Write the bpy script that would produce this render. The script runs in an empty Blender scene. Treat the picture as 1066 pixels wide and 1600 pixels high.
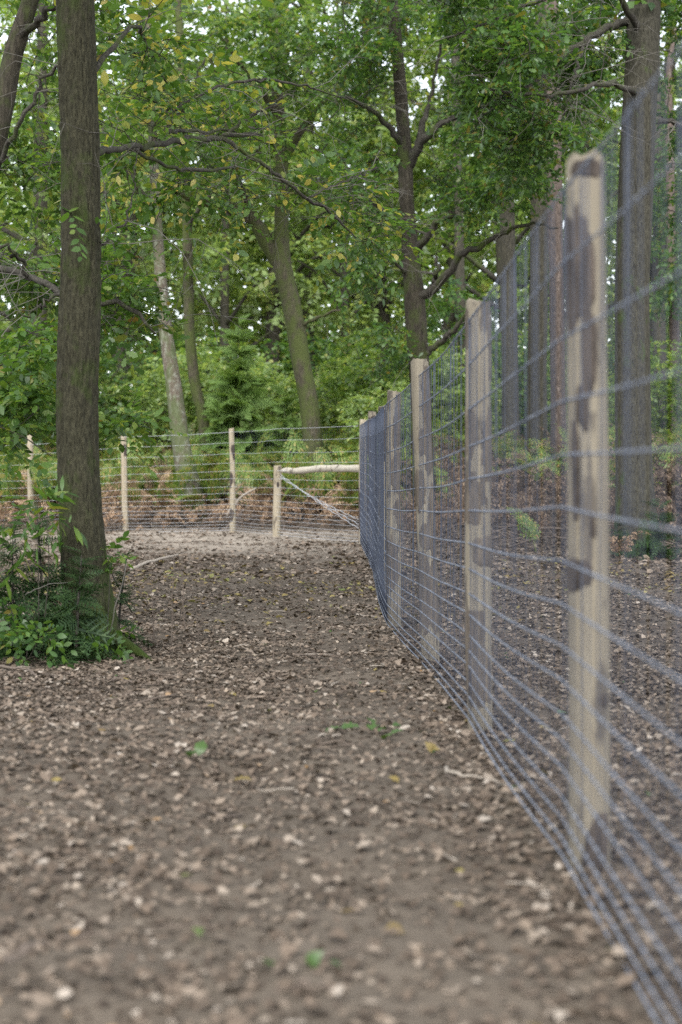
import bpy, math
import numpy as np

# ------------------------------------------------------------------ camera, sky, sun, exposure
SC = bpy.context.scene
COL = SC.collection
CZ = 1.11            # eye height
FPX = 2222.0         # 50 mm lens on a 36 mm tall frame of 1600 px
HY = 740.0           # horizon row in the photograph

cam_d = bpy.data.cameras.new('camera')
cam = bpy.data.objects.new('camera', cam_d)
COL.objects.link(cam)
cam.location = (0, 0, CZ)
cam.rotation_euler = (math.radians(90), 0, 0)
cam_d.sensor_width = 36.0
cam_d.lens = 50.0
cam_d.shift_y = -60.0 / 1600.0
cam_d.clip_start = 0.05
cam_d.clip_end = 2000.0
cam_d.dof.use_dof = True
cam_d.dof.focus_distance = 12.5
cam_d.dof.aperture_fstop = 2.0
SC.camera = cam

SUN_EL, SUN_AZ = 44.0, -28.0      # soft overcast light from behind-left
world = bpy.data.worlds.new('World')
SC.world = world
world.use_nodes = True
wn = world.node_tree
wn.nodes.clear()
w_out = wn.nodes.new('ShaderNodeOutputWorld')
w_bg = wn.nodes.new('ShaderNodeBackground')
w_sky = wn.nodes.new('ShaderNodeTexSky')
w_sky.sky_type = 'NISHITA'
w_sky.sun_disc = False
w_sky.sun_elevation = math.radians(SUN_EL)
w_sky.sun_rotation = math.radians(180 + SUN_AZ)
w_sky.air_density = 1.0
w_sky.dust_density = 1.2
w_hs = wn.nodes.new('ShaderNodeHueSaturation')
w_hs.inputs['Saturation'].default_value = 0.32
wn.links.new(w_sky.outputs[0], w_hs.inputs['Color'])
wn.links.new(w_hs.outputs[0], w_bg.inputs['Color'])
w_bg.inputs['Strength'].default_value = 0.15
wn.links.new(w_bg.outputs[0], w_out.inputs['Surface'])

sun_d = bpy.data.lights.new('sun', 'SUN')
sun_d.energy = 1.5
sun_d.angle = math.radians(30)
sun_d.color = (1.0, 0.97, 0.92)
sun = bpy.data.objects.new('sun', sun_d)
COL.objects.link(sun)
sun.rotation_euler = (math.radians(90 - SUN_EL), 0, math.radians(SUN_AZ))

SC.view_settings.view_transform = 'Standard'
SC.view_settings.look = 'None'
SC.view_settings.exposure = 1.75
SC.view_settings.gamma = 1.0
SC.view_settings.use_curve_mapping = False
SC.render.engine = 'CYCLES'
SC.cycles.use_denoising = False
SC.cycles.max_bounces = 7
SC.cycles.diffuse_bounces = 4
SC.cycles.glossy_bounces = 2
SC.cycles.transmission_bounces = 4
SC.cycles.use_adaptive_sampling = False
SC.cycles.sample_clamp_indirect = 4.0

# ------------------------------------------------------------------ helpers
rng = np.random.default_rng(11)
PERM = np.random.default_rng(3).random((64, 64, 64))


def vn(x, y, z=0.0):
    """smooth value noise, 0..1"""
    x, y, z = np.broadcast_arrays(np.asarray(x, float), np.asarray(y, float), np.asarray(z, float))
    xi, yi, zi = np.floor(x).astype(int), np.floor(y).astype(int), np.floor(z).astype(int)
    xf, yf, zf = x - xi, y - yi, z - zi
    xf = xf * xf * (3 - 2 * xf); yf = yf * yf * (3 - 2 * yf); zf = zf * zf * (3 - 2 * zf)
    g = lambda a, b, c: PERM[(xi + a) & 63, (yi + b) & 63, (zi + c) & 63]
    x00 = g(0, 0, 0) * (1 - xf) + g(1, 0, 0) * xf
    x10 = g(0, 1, 0) * (1 - xf) + g(1, 1, 0) * xf
    x01 = g(0, 0, 1) * (1 - xf) + g(1, 0, 1) * xf
    x11 = g(0, 1, 1) * (1 - xf) + g(1, 1, 1) * xf
    return (x00 * (1 - yf) + x10 * yf) * (1 - zf) + (x01 * (1 - yf) + x11 * yf) * zf


def sstep(a, b, t):
    t = np.clip((np.asarray(t, float) - a) / (b - a), 0, 1)
    return t * t * (3 - 2 * t)


DIP_Y = [-50, 0, 4, 6.7, 9.4, 12, 15.3, 19, 22.8, 27, 500]
DIP_Z = [0, 0, 0, -.08, -.15, -.2, -.17, -.07, -.02, -.01, 0]


def ground(x, y):
    x = np.asarray(x, float); y = np.asarray(y, float)
    z = np.interp(y, DIP_Y, DIP_Z)
    left = 1.15 * sstep(27.5, 38, y)
    right = 1.35 * sstep(20.5, 34, y)
    k = sstep(0.6, 2.5, x)
    z = z + left * (1 - k) + right * k
    z = z + np.clip(y - 38, 0, 60) * 0.012
    z = z - 0.05 * sstep(-3, -7, x) * sstep(20, 27, y)
    z = z + (vn(x * .8 + 9, y * .8) - .5) * .05
    return z


def P(px, py, d):
    return np.array([(px - 533.0) / FPX * d, d, CZ - (py - HY) / FPX * d])


class MB:
    def __init__(s):
        s.v = []; s.q = []; s.t = []; s.n = 0

    def add(s, V, quads=None, tris=None):
        V = np.asarray(V, float).reshape(-1, 3)
        s.v.append(V)
        if quads is not None and len(quads):
            s.q.append(np.asarray(quads, np.int64).reshape(-1, 4) + s.n)
        if tris is not None and len(tris):
            s.t.append(np.asarray(tris, np.int64).reshape(-1, 3) + s.n)
        s.n += len(V)
        return s

    def mesh(s, name, mat=None, origin=None, smooth=False):
        V = np.concatenate(s.v)
        if origin is not None:
            V = V - np.asarray(origin)
        q = np.concatenate(s.q) if s.q else np.zeros((0, 4), np.int64)
        t = np.concatenate(s.t) if s.t else np.zeros((0, 3), np.int64)
        me = bpy.data.meshes.new(name)
        me.vertices.add(len(V))
        me.vertices.foreach_set('co', V.astype(np.float32).ravel())
        me.loops.add(len(q) * 4 + len(t) * 3)
        me.loops.foreach_set('vertex_index', np.concatenate([q.ravel(), t.ravel()]).astype(np.int32))
        me.polygons.add(len(q) + len(t))
        st = np.concatenate([np.arange(len(q)) * 4, len(q) * 4 + np.arange(len(t)) * 3]).astype(np.int32)
        me.polygons.foreach_set('loop_start', st)
        if smooth:
            me.polygons.foreach_set('use_smooth', np.ones(len(q) + len(t), bool))
        me.update(calc_edges=True)
        if mat:
            me.materials.append(mat)
        return me


def link(name, me, parent=None, loc=None):
    o = bpy.data.objects.new(name, me)
    COL.objects.link(o)
    if parent is not None:
        o.parent = parent
    if loc is not None:
        o.location = [float(c) for c in loc]
    return o


def tag(o, label=None, cat=None, group=None, kind=None):
    if label: o['label'] = label
    if cat: o['category'] = cat
    if group: o['group'] = group
    if kind: o['kind'] = kind
    return o


def thing(name, label, cat, loc=(0, 0, 0), group=None):
    o = link(name, None, None, loc)
    o.empty_display_size = 0.1
    return tag(o, label, cat, group)


def copy_tree(o, parent=None):
    c = o.copy()
    COL.objects.link(c)
    c.parent = parent
    for ch in [k for k in o.children]:
        copy_tree(ch, c)
    return c


def resample(pts, n):
    """Catmull-Rom through pts (rows of any width)"""
    p = np.asarray(pts, float)
    if len(p) == 2:
        t = np.linspace(0, 1, n)[:, None]
        return p[0] * (1 - t) + p[1] * t
    e = np.vstack([2 * p[0] - p[1], p, 2 * p[-1] - p[-2]])
    seg = np.linalg.norm(np.diff(p[:, :3], axis=0), axis=1)
    cum = np.concatenate([[0], np.cumsum(seg)])
    s = np.linspace(0, cum[-1], n)
    i = np.clip(np.searchsorted(cum, s, 'right') - 1, 0, len(p) - 2)
    t = ((s - cum[i]) / np.maximum(seg[i], 1e-9))[:, None]
    a, b, c, d = e[i], e[i + 1], e[i + 2], e[i + 3]
    return .5 * (2 * b + (c - a) * t + (2 * a - 5 * b + 4 * c - d) * t ** 2 + (3 * b - a - 3 * c + d) * t ** 3)


def tube(mb, pts, rad, sides=6, cap=True, rfun=None):
    """pts (n,3), rad (n,) ; parallel transported rings"""
    p = np.asarray(pts, float); r = np.asarray(rad, float)
    n = len(p)
    tg = np.gradient(p, axis=0)
    tg /= np.maximum(np.linalg.norm(tg, axis=1, keepdims=True), 1e-9)
    u = np.array([1., 0, 0]) if abs(tg[0][0]) < .8 else np.array([0, 1., 0])
    U = np.zeros((n, 3))
    for i in range(n):
        u = u - tg[i] * np.dot(u, tg[i])
        u = u / max(np.linalg.norm(u), 1e-9)
        U[i] = u
    W = np.cross(tg, U)
    th = np.arange(sides) * 2 * math.pi / sides
    rr = np.repeat(r[:, None], sides, 1)
    if rfun is not None:
        rr = rr * rfun(th[None, :], p[:, 2][:, None])
    V = p[:, None, :] + rr[..., None] * (np.cos(th)[None, :, None] * U[:, None, :] + np.sin(th)[None, :, None] * W[:, None, :])
    i, j = np.meshgrid(np.arange(n - 1), np.arange(sides), indexing='ij')
    a = i * sides + j; b = i * sides + (j + 1) % sides
    Q = np.stack([a, b, b + sides, a + sides], -1).reshape(-1, 4)
    V = V.reshape(-1, 3)
    T = None
    if cap:
        V = np.vstack([V, p[-1][None], p[0][None]])
        k = np.arange(sides); l = (n - 1) * sides
        T = np.vstack([np.stack([l + k, l + (k + 1) % sides, np.full(sides, n * sides)], 1),
                       np.stack([(k + 1) % sides, k, np.full(sides, n * sides + 1)], 1)])
    mb.add(V, Q, T)


def basis(dirs, up):
    """rotation matrices whose columns are x, y=dir, z~up"""
    y = dirs / np.maximum(np.linalg.norm(dirs, axis=-1, keepdims=True), 1e-9)
    x = np.cross(y, up)
    x /= np.maximum(np.linalg.norm(x, axis=-1, keepdims=True), 1e-9)
    z = np.cross(x, y)
    return np.stack([x, y, z], -1)


def place(mb, tmpl, pos, R, sc):
    """copy a template (V, quads, tris) to many places"""
    V, Q, T = tmpl
    pos = np.asarray(pos, float); N = len(pos)
    if N == 0:
        return
    W = np.einsum('nij,kj->nki', R, V) * np.asarray(sc, float).reshape(N, 1, 1) + pos[:, None, :]
    off = (np.arange(N) * len(V))[:, None, None]
    q = (Q[None] + off).reshape(-1, 4) if len(Q) else None
    t = (T[None] + off).reshape(-1, 3) if len(T) else None
    mb.add(W.reshape(-1, 3), q, t)


def place_any(mb, tmpls, pos, R, sc):
    k = rng.integers(0, len(tmpls), len(pos))
    for i in range(len(tmpls)):
        m = k == i
        place(mb, tmpls[i], pos[m], R[m], np.asarray(sc)[m])


def rand_dirs(n, zlo=-.4, zhi=.5):
    a = rng.uniform(0, 2 * math.pi, n)
    z = rng.uniform(zlo, zhi, n)
    h = np.sqrt(np.maximum(1 - z * z, .05))
    return np.stack([np.cos(a) * h, np.sin(a) * h, z], 1)


# ------------------------------------------------------------------ materials
def new_mat(name):
    m = bpy.data.materials.new(name)
    m.use_nodes = True
    nt = m.node_tree
    nt.nodes.clear()
    out = nt.nodes.new('ShaderNodeOutputMaterial')
    return m, nt, out


def nd(nt, typ, **kw):
    n = nt.nodes.new(typ)
    for k, v in kw.items():
        if k.startswith('i_'):
            n.inputs[k[2:].replace('_', ' ')].default_value = v
        else:
            setattr(n, k, v)
    return n


def ramp(nt, fac, stops, interp='LINEAR'):
    r = nt.nodes.new('ShaderNodeValToRGB')
    cr = r.color_ramp
    cr.interpolation = interp
    while len(cr.elements) < len(stops):
        cr.elements.new(0.5)
    for e, (p, c) in zip(cr.elements, stops):
        e.position = p
        e.color = (c[0], c[1], c[2], 1) if len(c) == 3 else c
    nt.links.new(fac, r.inputs[0])
    return r.outputs[0]


def noise(nt, scale, detail=4, rough=.6, vec=None):
    n = nd(nt, 'ShaderNodeTexNoise')
    n.inputs['Scale'].default_value = scale
    n.inputs['Detail'].default_value = detail
    n.inputs['Roughness'].default_value = rough
    if vec is not None:
        nt.links.new(vec, n.inputs['Vector'])
    return n.outputs['Fac']


def mapping(nt, vec, scale):
    m = nd(nt, 'ShaderNodeMapping')
    m.inputs['Scale'].default_value = scale
    nt.links.new(vec, m.inputs['Vector'])
    return m.outputs[0]


def mixc(nt, fac, a, b, mode='MIX'):
    m = nd(nt, 'ShaderNodeMix', data_type='RGBA', blend_type=mode)
    for s, v in ((m.inputs[0], fac), (m.inputs[6], a), (m.inputs[7], b)):
        if hasattr(v, 'is_output'):
            nt.links.new(v, s)
        elif isinstance(v, (int, float)):
            s.default_value = v
        else:
            s.default_value = (*v, 1)
    return m.outputs[2]


def mth(nt, op, a, b=0.5):
    m = nd(nt, 'ShaderNodeMath', operation=op)
    for s, v in ((m.inputs[0], a), (m.inputs[1], b)):
        if hasattr(v, 'is_output'):
            nt.links.new(v, s)
        else:
            s.default_value = v
    return m.outputs[0]


def leaf_mat(name, stops, trans=.48, rough=.42, patch=.35, spec=.5, tgain=1.5):
    """leaf colour drawn per leaf, a second light path through the blade, a waxy sheen"""
    m, nt, out = new_mat(name)
    g = nd(nt, 'ShaderNodeNewGeometry')
    col = ramp(nt, g.outputs['Random Per Island'], stops)
    tc = nd(nt, 'ShaderNodeTexCoord')
    pn = noise(nt, .9, 2, .5, tc.outputs['Object'])
    gain = mth(nt, 'MULTIPLY_ADD', pn, patch * 2)
    gain.node.inputs[2].default_value = 1 - patch
    hs = nd(nt, 'ShaderNodeHueSaturation')
    nt.links.new(col, hs.inputs['Color'])
    nt.links.new(gain, hs.inputs['Value'])
    p = nd(nt, 'ShaderNodeBsdfPrincipled')
    p.inputs['Roughness'].default_value = rough
    p.inputs['Specular IOR Level'].default_value = spec
    nt.links.new(hs.outputs[0], p.inputs['Base Color'])
    t = nd(nt, 'ShaderNodeBsdfTranslucent')
    tcx = mixc(nt, 1.0, hs.outputs[0], (tgain * 1.1, tgain * 1.05, tgain * .55), 'MULTIPLY')
    nt.links.new(tcx, t.inputs['Color'])
    mx = nd(nt, 'ShaderNodeMixShader')
    mx.inputs[0].default_value = trans
    nt.links.new(p.outputs[0], mx.inputs[1])
    nt.links.new(t.outputs[0], mx.inputs[2])
    nt.links.new(mx.outputs[0], out.inputs['Surface'])
    return m


def bark_mat(name, c1, c2, scale=26, stretch=.14, bump=.6, moss=None, moss_cut=.56, moss_low=0.0, lichen=None, lich_cut=.6, dist=.02):
    m, nt, out = new_mat(name)
    tc = nd(nt, 'ShaderNodeTexCoord')
    obj = tc.outputs['Object']
    st = mapping(nt, obj, (1, 1, stretch))
    n1 = noise(nt, scale, 6, .65, st)
    n2 = noise(nt, 3.0, 3, .5, obj)
    col = mixc(nt, ramp(nt, n1, [(.34, (0, 0, 0)), (.68, (1, 1, 1))]), c1, c2)
    col = mixc(nt, mth(nt, 'MULTIPLY', n2, .5), col, tuple(.55 * x for x in c1))
    if lichen:
        ln = noise(nt, 14, 5, .7, mapping(nt, obj, (1, 1, .6)))
        lf = ramp(nt, ln, [(lich_cut - .04, (0, 0, 0)), (lich_cut + .05, (1, 1, 1))])
        col = mixc(nt, lf, col, lichen)
    if moss:
        sep = nd(nt, 'ShaderNodeSeparateXYZ')
        nt.links.new(obj, sep.inputs[0])
        mn = noise(nt, 3.2, 5, .65, mapping(nt, obj, (1, 1, .55)))
        if moss_low:
            low = nd(nt, 'ShaderNodeMapRange')
            low.inputs['From Min'].default_value = 0.0
            low.inputs['From Max'].default_value = moss_low
            low.inputs['To Min'].default_value = .16
            low.inputs['To Max'].default_value = 0
            nt.links.new(sep.outputs[2], low.inputs[0])
            mn = mth(nt, 'ADD', mn, low.outputs[0])
        mf = ramp(nt, mn, [(moss_cut - .05, (0, 0, 0)), (moss_cut + .1, (1, 1, 1))])
        mcol = mixc(nt, noise(nt, 60, 3, .6, obj), tuple(.6 * x for x in moss), tuple(1.3 * x for x in moss))
        col = mixc(nt, mth(nt, 'MULTIPLY', mf, .85), col, mcol)
    p = nd(nt, 'ShaderNodeBsdfPrincipled')
    p.inputs['Roughness'].default_value = .9
    p.inputs['Specular IOR Level'].default_value = .2
    nt.links.new(col, p.inputs['Base Color'])
    bp = nd(nt, 'ShaderNodeBump')
    bp.inputs['Strength'].default_value = bump
    bp.inputs['Distance'].default_value = dist
    nt.links.new(n1, bp.inputs['Height'])
    nt.links.new(bp.outputs[0], p.inputs['Normal'])
    nt.links.new(p.outputs[0], out.inputs['Surface'])
    return m


def plain_mat(name, c1, c2, scale=20, rough=.8, metallic=0, spec=.3):
    m, nt, out = new_mat(name)
    tc = nd(nt, 'ShaderNodeTexCoord')
    n1 = noise(nt, scale, 4, .6, tc.outputs['Object'])
    p = nd(nt, 'ShaderNodeBsdfPrincipled')
    p.inputs['Roughness'].default_value = rough
    p.inputs['Metallic'].default_value = metallic
    p.inputs['Specular IOR Level'].default_value = spec
    nt.links.new(mixc(nt, n1, c1, c2), p.inputs['Base Color'])
    nt.links.new(p.outputs[0], out.inputs['Surface'])
    return m


def wood_mat(name, pale, warm, dark, cut=.6):
    """peeled chestnut: grain along the post, weathered streaks, dark leftovers of inner bark"""
    m, nt, out = new_mat(name)
    tc = nd(nt, 'ShaderNodeTexCoord')
    oi = nd(nt, 'ShaderNodeObjectInfo')
    add = nd(nt, 'ShaderNodeVectorMath', operation='ADD')
    sc = nd(nt, 'ShaderNodeVectorMath', operation='SCALE')
    comb = nd(nt, 'ShaderNodeCombineXYZ')
    for k in range(3):
        nt.links.new(oi.outputs['Random'], comb.inputs[k])
    nt.links.new(comb.outputs[0], sc.inputs[0])
    sc.inputs['Scale'].default_value = 37.0
    nt.links.new(tc.outputs['Object'], add.inputs[0])
    nt.links.new(sc.outputs[0], add.inputs[1])
    v = add.outputs[0]
    grain = noise(nt, 90, 5, .7, mapping(nt, v, (1, 1, .03)))
    big = noise(nt, 9, 3, .5, mapping(nt, v, (1, 1, .35)))
    patch = noise(nt, 11, 4, .6, mapping(nt, v, (1, 1, .28)))
    col = mixc(nt, big, pale, warm)
    col = mixc(nt, ramp(nt, grain, [(.35, (0, 0, 0)), (.7, (1, 1, 1))]), mixc(nt, .45, col, dark), col)
    pf = ramp(nt, patch, [(cut, (0, 0, 0)), (cut + .05, (1, 1, 1))])
    col = mixc(nt, mth(nt, 'MULTIPLY', pf, .85), col, dark)
    p = nd(nt, 'ShaderNodeBsdfPrincipled')
    p.inputs['Roughness'].default_value = .85
    p.inputs['Specular IOR Level'].default_value = .25
    nt.links.new(col, p.inputs['Base Color'])
    bp = nd(nt, 'ShaderNodeBump')
    bp.inputs['Strength'].default_value = .4
    bp.inputs['Distance'].default_value = .004
    nt.links.new(grain, bp.inputs['Height'])
    nt.links.new(bp.outputs[0], p.inputs['Normal'])
    nt.links.new(p.outputs[0], out.inputs['Surface'])
    return m


def ground_mat():
    m, nt, out = new_mat('forest_soil')
    tc = nd(nt, 'ShaderNodeTexCoord')
    o = tc.outputs['Object']
    big = noise(nt, .55, 4, .55, o)
    mid = noise(nt, 7, 6, .65, o)
    fine = noise(nt, 60, 5, .7, o)
    soil = mixc(nt, ramp(nt, mid, [(.3, (0, 0, 0)), (.7, (1, 1, 1))]), (.045, .036, .028), (.115, .094, .073))
    soil = mixc(nt, mth(nt, 'MULTIPLY', ramp(nt, fine, [(.45, (0, 0, 0)), (.7, (1, 1, 1))]), .5), soil, (.155, .128, .1))
    soil = mixc(nt, ramp(nt, big, [(.4, (0, 0, 0)), (.65, (.6, .6, .6))]), soil, (.13, .108, .085))
    # trodden, dry soil beside the far fence
    sep = nd(nt, 'ShaderNodeSeparateXYZ')
    nt.links.new(o, sep.inputs[0])
    mr = nd(nt, 'ShaderNodeMapRange', interpolation_type='SMOOTHSTEP')
    mr.inputs['From Min'].default_value = 18.5
    mr.inputs['From Max'].default_value = 23
    nt.links.new(sep.outputs[1], mr.inputs[0])
    mr2 = nd(nt, 'ShaderNodeMapRange', interpolation_type='SMOOTHSTEP')
    mr2.inputs['From Min'].default_value = 29.5
    mr2.inputs['From Max'].default_value = 27
    nt.links.new(sep.outputs[1], mr2.inputs[0])
    mr3 = nd(nt, 'ShaderNodeMapRange', interpolation_type='SMOOTHSTEP')
    mr3.inputs['From Min'].default_value = 1.6
    mr3.inputs['From Max'].default_value = .3
    nt.links.new(sep.outputs[0], mr3.inputs[0])
    dry = mth(nt, 'MULTIPLY', mth(nt, 'MULTIPLY', mr.outputs[0], mr2.outputs[0]), mr3.outputs[0])
    dry = mth(nt, 'MULTIPLY', dry, ramp(nt, noise(nt, 1.6, 4, .6, o), [(.25, (.3, .3, .3)), (.6, (1, 1, 1))]))
    soil = mixc(nt, mth(nt, 'MULTIPLY', dry, .8), soil, (.3, .26, .215))
    p = nd(nt, 'ShaderNodeBsdfPrincipled')
    p.inputs['Roughness'].default_value = .95
    p.inputs['Specular IOR Level'].default_value = .15
    nt.links.new(soil, p.inputs['Base Color'])
    b1 = nd(nt, 'ShaderNodeBump')
    b1.inputs['Strength'].default_value = .9
    b1.inputs['Distance'].default_value = .025
    nt.links.new(mid, b1.inputs['Height'])
    b2 = nd(nt, 'ShaderNodeBump')
    b2.inputs['Strength'].default_value = .8
    b2.inputs['Distance'].default_value = .006
    nt.links.new(fine, b2.inputs['Height'])
    nt.links.new(b1.outputs[0], b2.inputs['Normal'])
    nt.links.new(b2.outputs[0], p.inputs['Normal'])
    nt.links.new(p.outputs[0], out.inputs['Surface'])
    return m


G1, G2, G3 = (.034, .075, .016), (.06, .125, .023), (.1, .18, .034)
M = {
    'soil': ground_mat(),
    'oak': leaf_mat('oak_leaf', [(0, (.035, .075, .018)), (.45, G2), (.8, G3), (.95, (.13, .18, .03)), (.99, (.2, .2, .04)), (1, (.16, .09, .03))]),
    'yellowing': leaf_mat('yellowing_leaf', [(0, G1), (.4, G2), (.74, G3), (.86, (.17, .2, .035)), (.95, (.33, .31, .08)), (1, (.4, .34, .12))]),
    'deep': leaf_mat('deep_green_leaf', [(0, (.026, .062, .018)), (.5, (.05, .11, .026)), (.9, G3), (1, (.15, .12, .03))]),
    'hazel': leaf_mat('understorey_leaf', [(0, (.067, .122, .028)), (.5, (.123, .201, .043)), (.85, (.179, .265, .057)), (1, (.269, .307, .076))], trans=.52, rough=.38, spec=.6),
    'pale': leaf_mat('pale_green_leaf', [(0, (.110, .173, .057)), (.5, (.176, .252, .081)), (.9, (.242, .326, .114)), (1, (.352, .357, .114))], trans=.52, rough=.38, spec=.6),
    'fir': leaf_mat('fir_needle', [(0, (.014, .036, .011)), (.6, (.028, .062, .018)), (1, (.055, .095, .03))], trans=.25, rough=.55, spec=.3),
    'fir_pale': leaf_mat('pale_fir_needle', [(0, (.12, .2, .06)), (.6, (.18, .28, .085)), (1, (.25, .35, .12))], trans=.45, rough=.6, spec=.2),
    'fern': leaf_mat('bracken_frond', [(0, (.062, .120, .023)), (.5, (.125, .198, .039)), (.8, (.213, .252, .065)), (1, (.325, .228, .078))], trans=.35),
    'deadfern': leaf_mat('dead_bracken', [(0, (.105, .068, .045)), (.4, (.199, .128, .083)), (.75, (.304, .207, .133)), (1, (.421, .316, .202))], trans=.15, rough=.8, spec=.2, tgain=1.0),
    'deadfern_dark': leaf_mat('dark_dead_bracken', [(0, (.05, .036, .027)), (.4, (.1, .07, .05)), (.75, (.15, .108, .078)), (1, (.23, .175, .125))], trans=.12, rough=.85, spec=.15, tgain=1.0),  # darker, less orange copy of the dead bracken colours
    'litter': leaf_mat('fallen_leaf', [(0, (.051, .039, .029)), (.3, (.094, .071, .053)), (.58, (.143, .109, .082)), (.8, (.194, .154, .119)), (.94, (.255, .212, .170)), (.992, (.337, .292, .246)), (1, (.224, .122, .039))], trans=.06, rough=.75, spec=.2, patch=.25, tgain=1.0),
    'litter_d': leaf_mat('leaf_crumbs', [(0, (.044, .033, .025)), (.4, (.093, .071, .054)), (.75, (.155, .121, .091)), (.95, (.223, .179, .140)), (1, (.297, .247, .195))], trans=.04, rough=.8, spec=.2, patch=.3, tgain=1.0),
    'litter_y': leaf_mat('fallen_yellow_leaf', [(0, (.115, .075, .027)), (.4, (.190, .144, .041)), (.75, (.242, .207, .068)), (1, (.092, .115, .027))], trans=.1, rough=.6, patch=.2, tgain=1.0),
    'green_leaf': leaf_mat('fallen_green_leaf', [(0, (.038, .080, .019)), (1, (.076, .122, .032))], trans=.2, patch=.15),
    'twig': plain_mat('dry_twig', (.056, .042, .032), (.160, .128, .104), 30, .9),
    'twig_grey': plain_mat('grey_twig', (.06, .055, .048), (.16, .15, .13), 30, .9),
    'twig_pale': plain_mat('bleached_twig', (.200, .168, .136), (.336, .296, .248), 30, .9),
    'limb': bark_mat('limb_bark', (.02, .018, .015), (.1, .092, .075), 60, .6, .8, moss=(.05, .07, .015), moss_cut=.55),
    'bark_a': bark_mat('furrowed_bark', (.018, .017, .010), (.074, .070, .042), 66, .3, 1.0, moss=(.035, .057, .008), moss_cut=.585, moss_low=1.3),
    'bark_b': bark_mat('grey_furrowed_bark', (.023, .021, .015), (.088, .083, .061), 44, .26, 1.0, moss=(.048, .081, .011), moss_cut=.63, moss_low=1.0),
    'bark_moss': bark_mat('mossy_bark', (.028, .025, .018), (.13, .115, .075), 34, .22, 1.0, moss=(.06, .078, .02), moss_cut=.47, dist=.03),
    'bark_oak': bark_mat('dark_oak_bark', (.022, .019, .014), (.085, .074, .054), 32, .2, 1.0, moss=(.05, .065, .018), moss_cut=.55, dist=.03),
    'bark_pale': bark_mat('lichen_bark', (.075, .06, .045), (.16, .135, .105), 24, .3, .8, moss=(.075, .095, .04), moss_cut=.53, moss_low=3.2, lichen=(.21, .215, .175), lich_cut=.55),
    'bark_pine': bark_mat('pine_bark', (.06, .046, .038), (.15, .118, .1), 24, .35, .9, lichen=(.19, .155, .135), lich_cut=.6),
    'bark_far': bark_mat('far_bark', (.027, .025, .019), (.090, .083, .060), 30, .28, 1.0),
    'post': wood_mat('peeled_chestnut', (.260, .232, .178), (.184, .155, .110), (.072, .062, .053), .57),
    'post_far': wood_mat('peeled_chestnut_pale', (.38, .335, .25), (.27, .225, .155), (.085, .07, .055), .62),
    'rail': wood_mat('peeled_rail', (.5, .475, .41), (.4, .355, .28), (.11, .095, .075), .6),
    'bark_soft': bark_mat('thin_inner_bark', (.077, .064, .053), (.174, .145, .114), 40, .12, .6),
    'bark_patch': bark_mat('clinging_bark', (.026, .022, .021), (.12, .097, .08), 26, .16, 1.0),
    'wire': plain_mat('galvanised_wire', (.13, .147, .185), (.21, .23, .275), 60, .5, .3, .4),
    'wire_far': plain_mat('sky_lit_galvanised_wire', (.4, .42, .45), (.52, .54, .57), 60, .45, .4, .5),  # paler copy of the wire, reflected sky put into its colour
    'stay': plain_mat('galvanised_stay', (.028, .036, .058), (.055, .066, .095), 60, .5, .3, .4),
}

# ------------------------------------------------------------------ ground
def make_ground():
    xs = np.sinh(np.linspace(-5.6, 5.6, 260)) / math.sinh(5.6) * 400
    core = np.arange(-4.5, 5.5, .07)
    xs = np.unique(np.round(np.concatenate([xs[np.abs(xs - .5) > 5.0], core]), 4))
    ys = np.concatenate([np.linspace(-400, -6, 14), np.arange(-5, 1.5, .5), np.arange(1.5, 9, .065), np.arange(9, 18, .16), np.arange(18, 45, .3), np.linspace(45, 600, 70)])
    X, Y = np.meshgrid(xs, ys)
    Z = ground(X, Y)
    near = sstep(45, 20, Y) * sstep(-3, 0, Y)
    Z = Z + near * ((vn(X * 2.6, Y * 2.6, 3) - .5) * .05 + (vn(X * 8, Y * 8, 7) - .5) * .028 + (vn(X * 17, Y * 17, 9) - .5) * .014)
    ny, nx = X.shape
    i, j = np.meshgrid(np.arange(ny - 1), np.arange(nx - 1), indexing='ij')
    a = i * nx + j
    mb = MB()
    mb.add(np.stack([X, Y, Z], -1), np.stack([a, a + 1, a + nx + 1, a + nx], -1))
    o = link('ground', mb.mesh('ground', M['soil'], smooth=True))
    tag(o, 'brown forest floor with a trodden earth path', 'ground', kind='structure')


make_ground()

# ------------------------------------------------------------------ leaf shapes
def strip_leaf(prof, curl=.12, cup=0.0):
    """leaf along +Y, length 1, from a (y, half width) profile; curl bends the blade"""
    V = []; Q = []; T = []
    rows = []
    for (y, w) in prof:
        z = -curl * y * y + 0.0
        if w == 0:
            rows.append([len(V)]); V.append((0, y, z))
        else:
            rows.append([len(V), len(V) + 1]); V += [(-w, y, z + cup * w), (w, y, z + cup * w)]
    for a, b in zip(rows[:-1], rows[1:]):
        if len(a) == 2 and len(b) == 2: Q.append((a[0], a[1], b[1], b[0]))
        elif len(a) == 1: T.append((a[0], b[1], b[0]))
        else: T.append((a[0], a[1], b[0]))
    return np.array(V, float), np.array(Q, np.int64).reshape(-1, 4), np.array(T, np.int64).reshape(-1, 3)


OAK = [(0, 0), (.2, .17), (.31, .10), (.47, .27), (.58, .16), (.76, .25), (.86, .14), (1, 0)]
OVATE = [(0, 0), (.22, .2), (.52, .27), (.8, .15), (1, 0)]
BROAD = [(0, 0), (.25, .3), (.6, .34), (1, 0)]
RHOMB = [(0, 0), (.48, .3), (1, 0)]


def join_tmpl(parts):
    V = []; Q = []; T = []; n = 0
    for (v, q, t) in parts:
        V.append(v); Q.append(q + n); T.append(t + n); n += len(v)
    return np.concatenate(V), np.concatenate(Q), np.concatenate(T)


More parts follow.
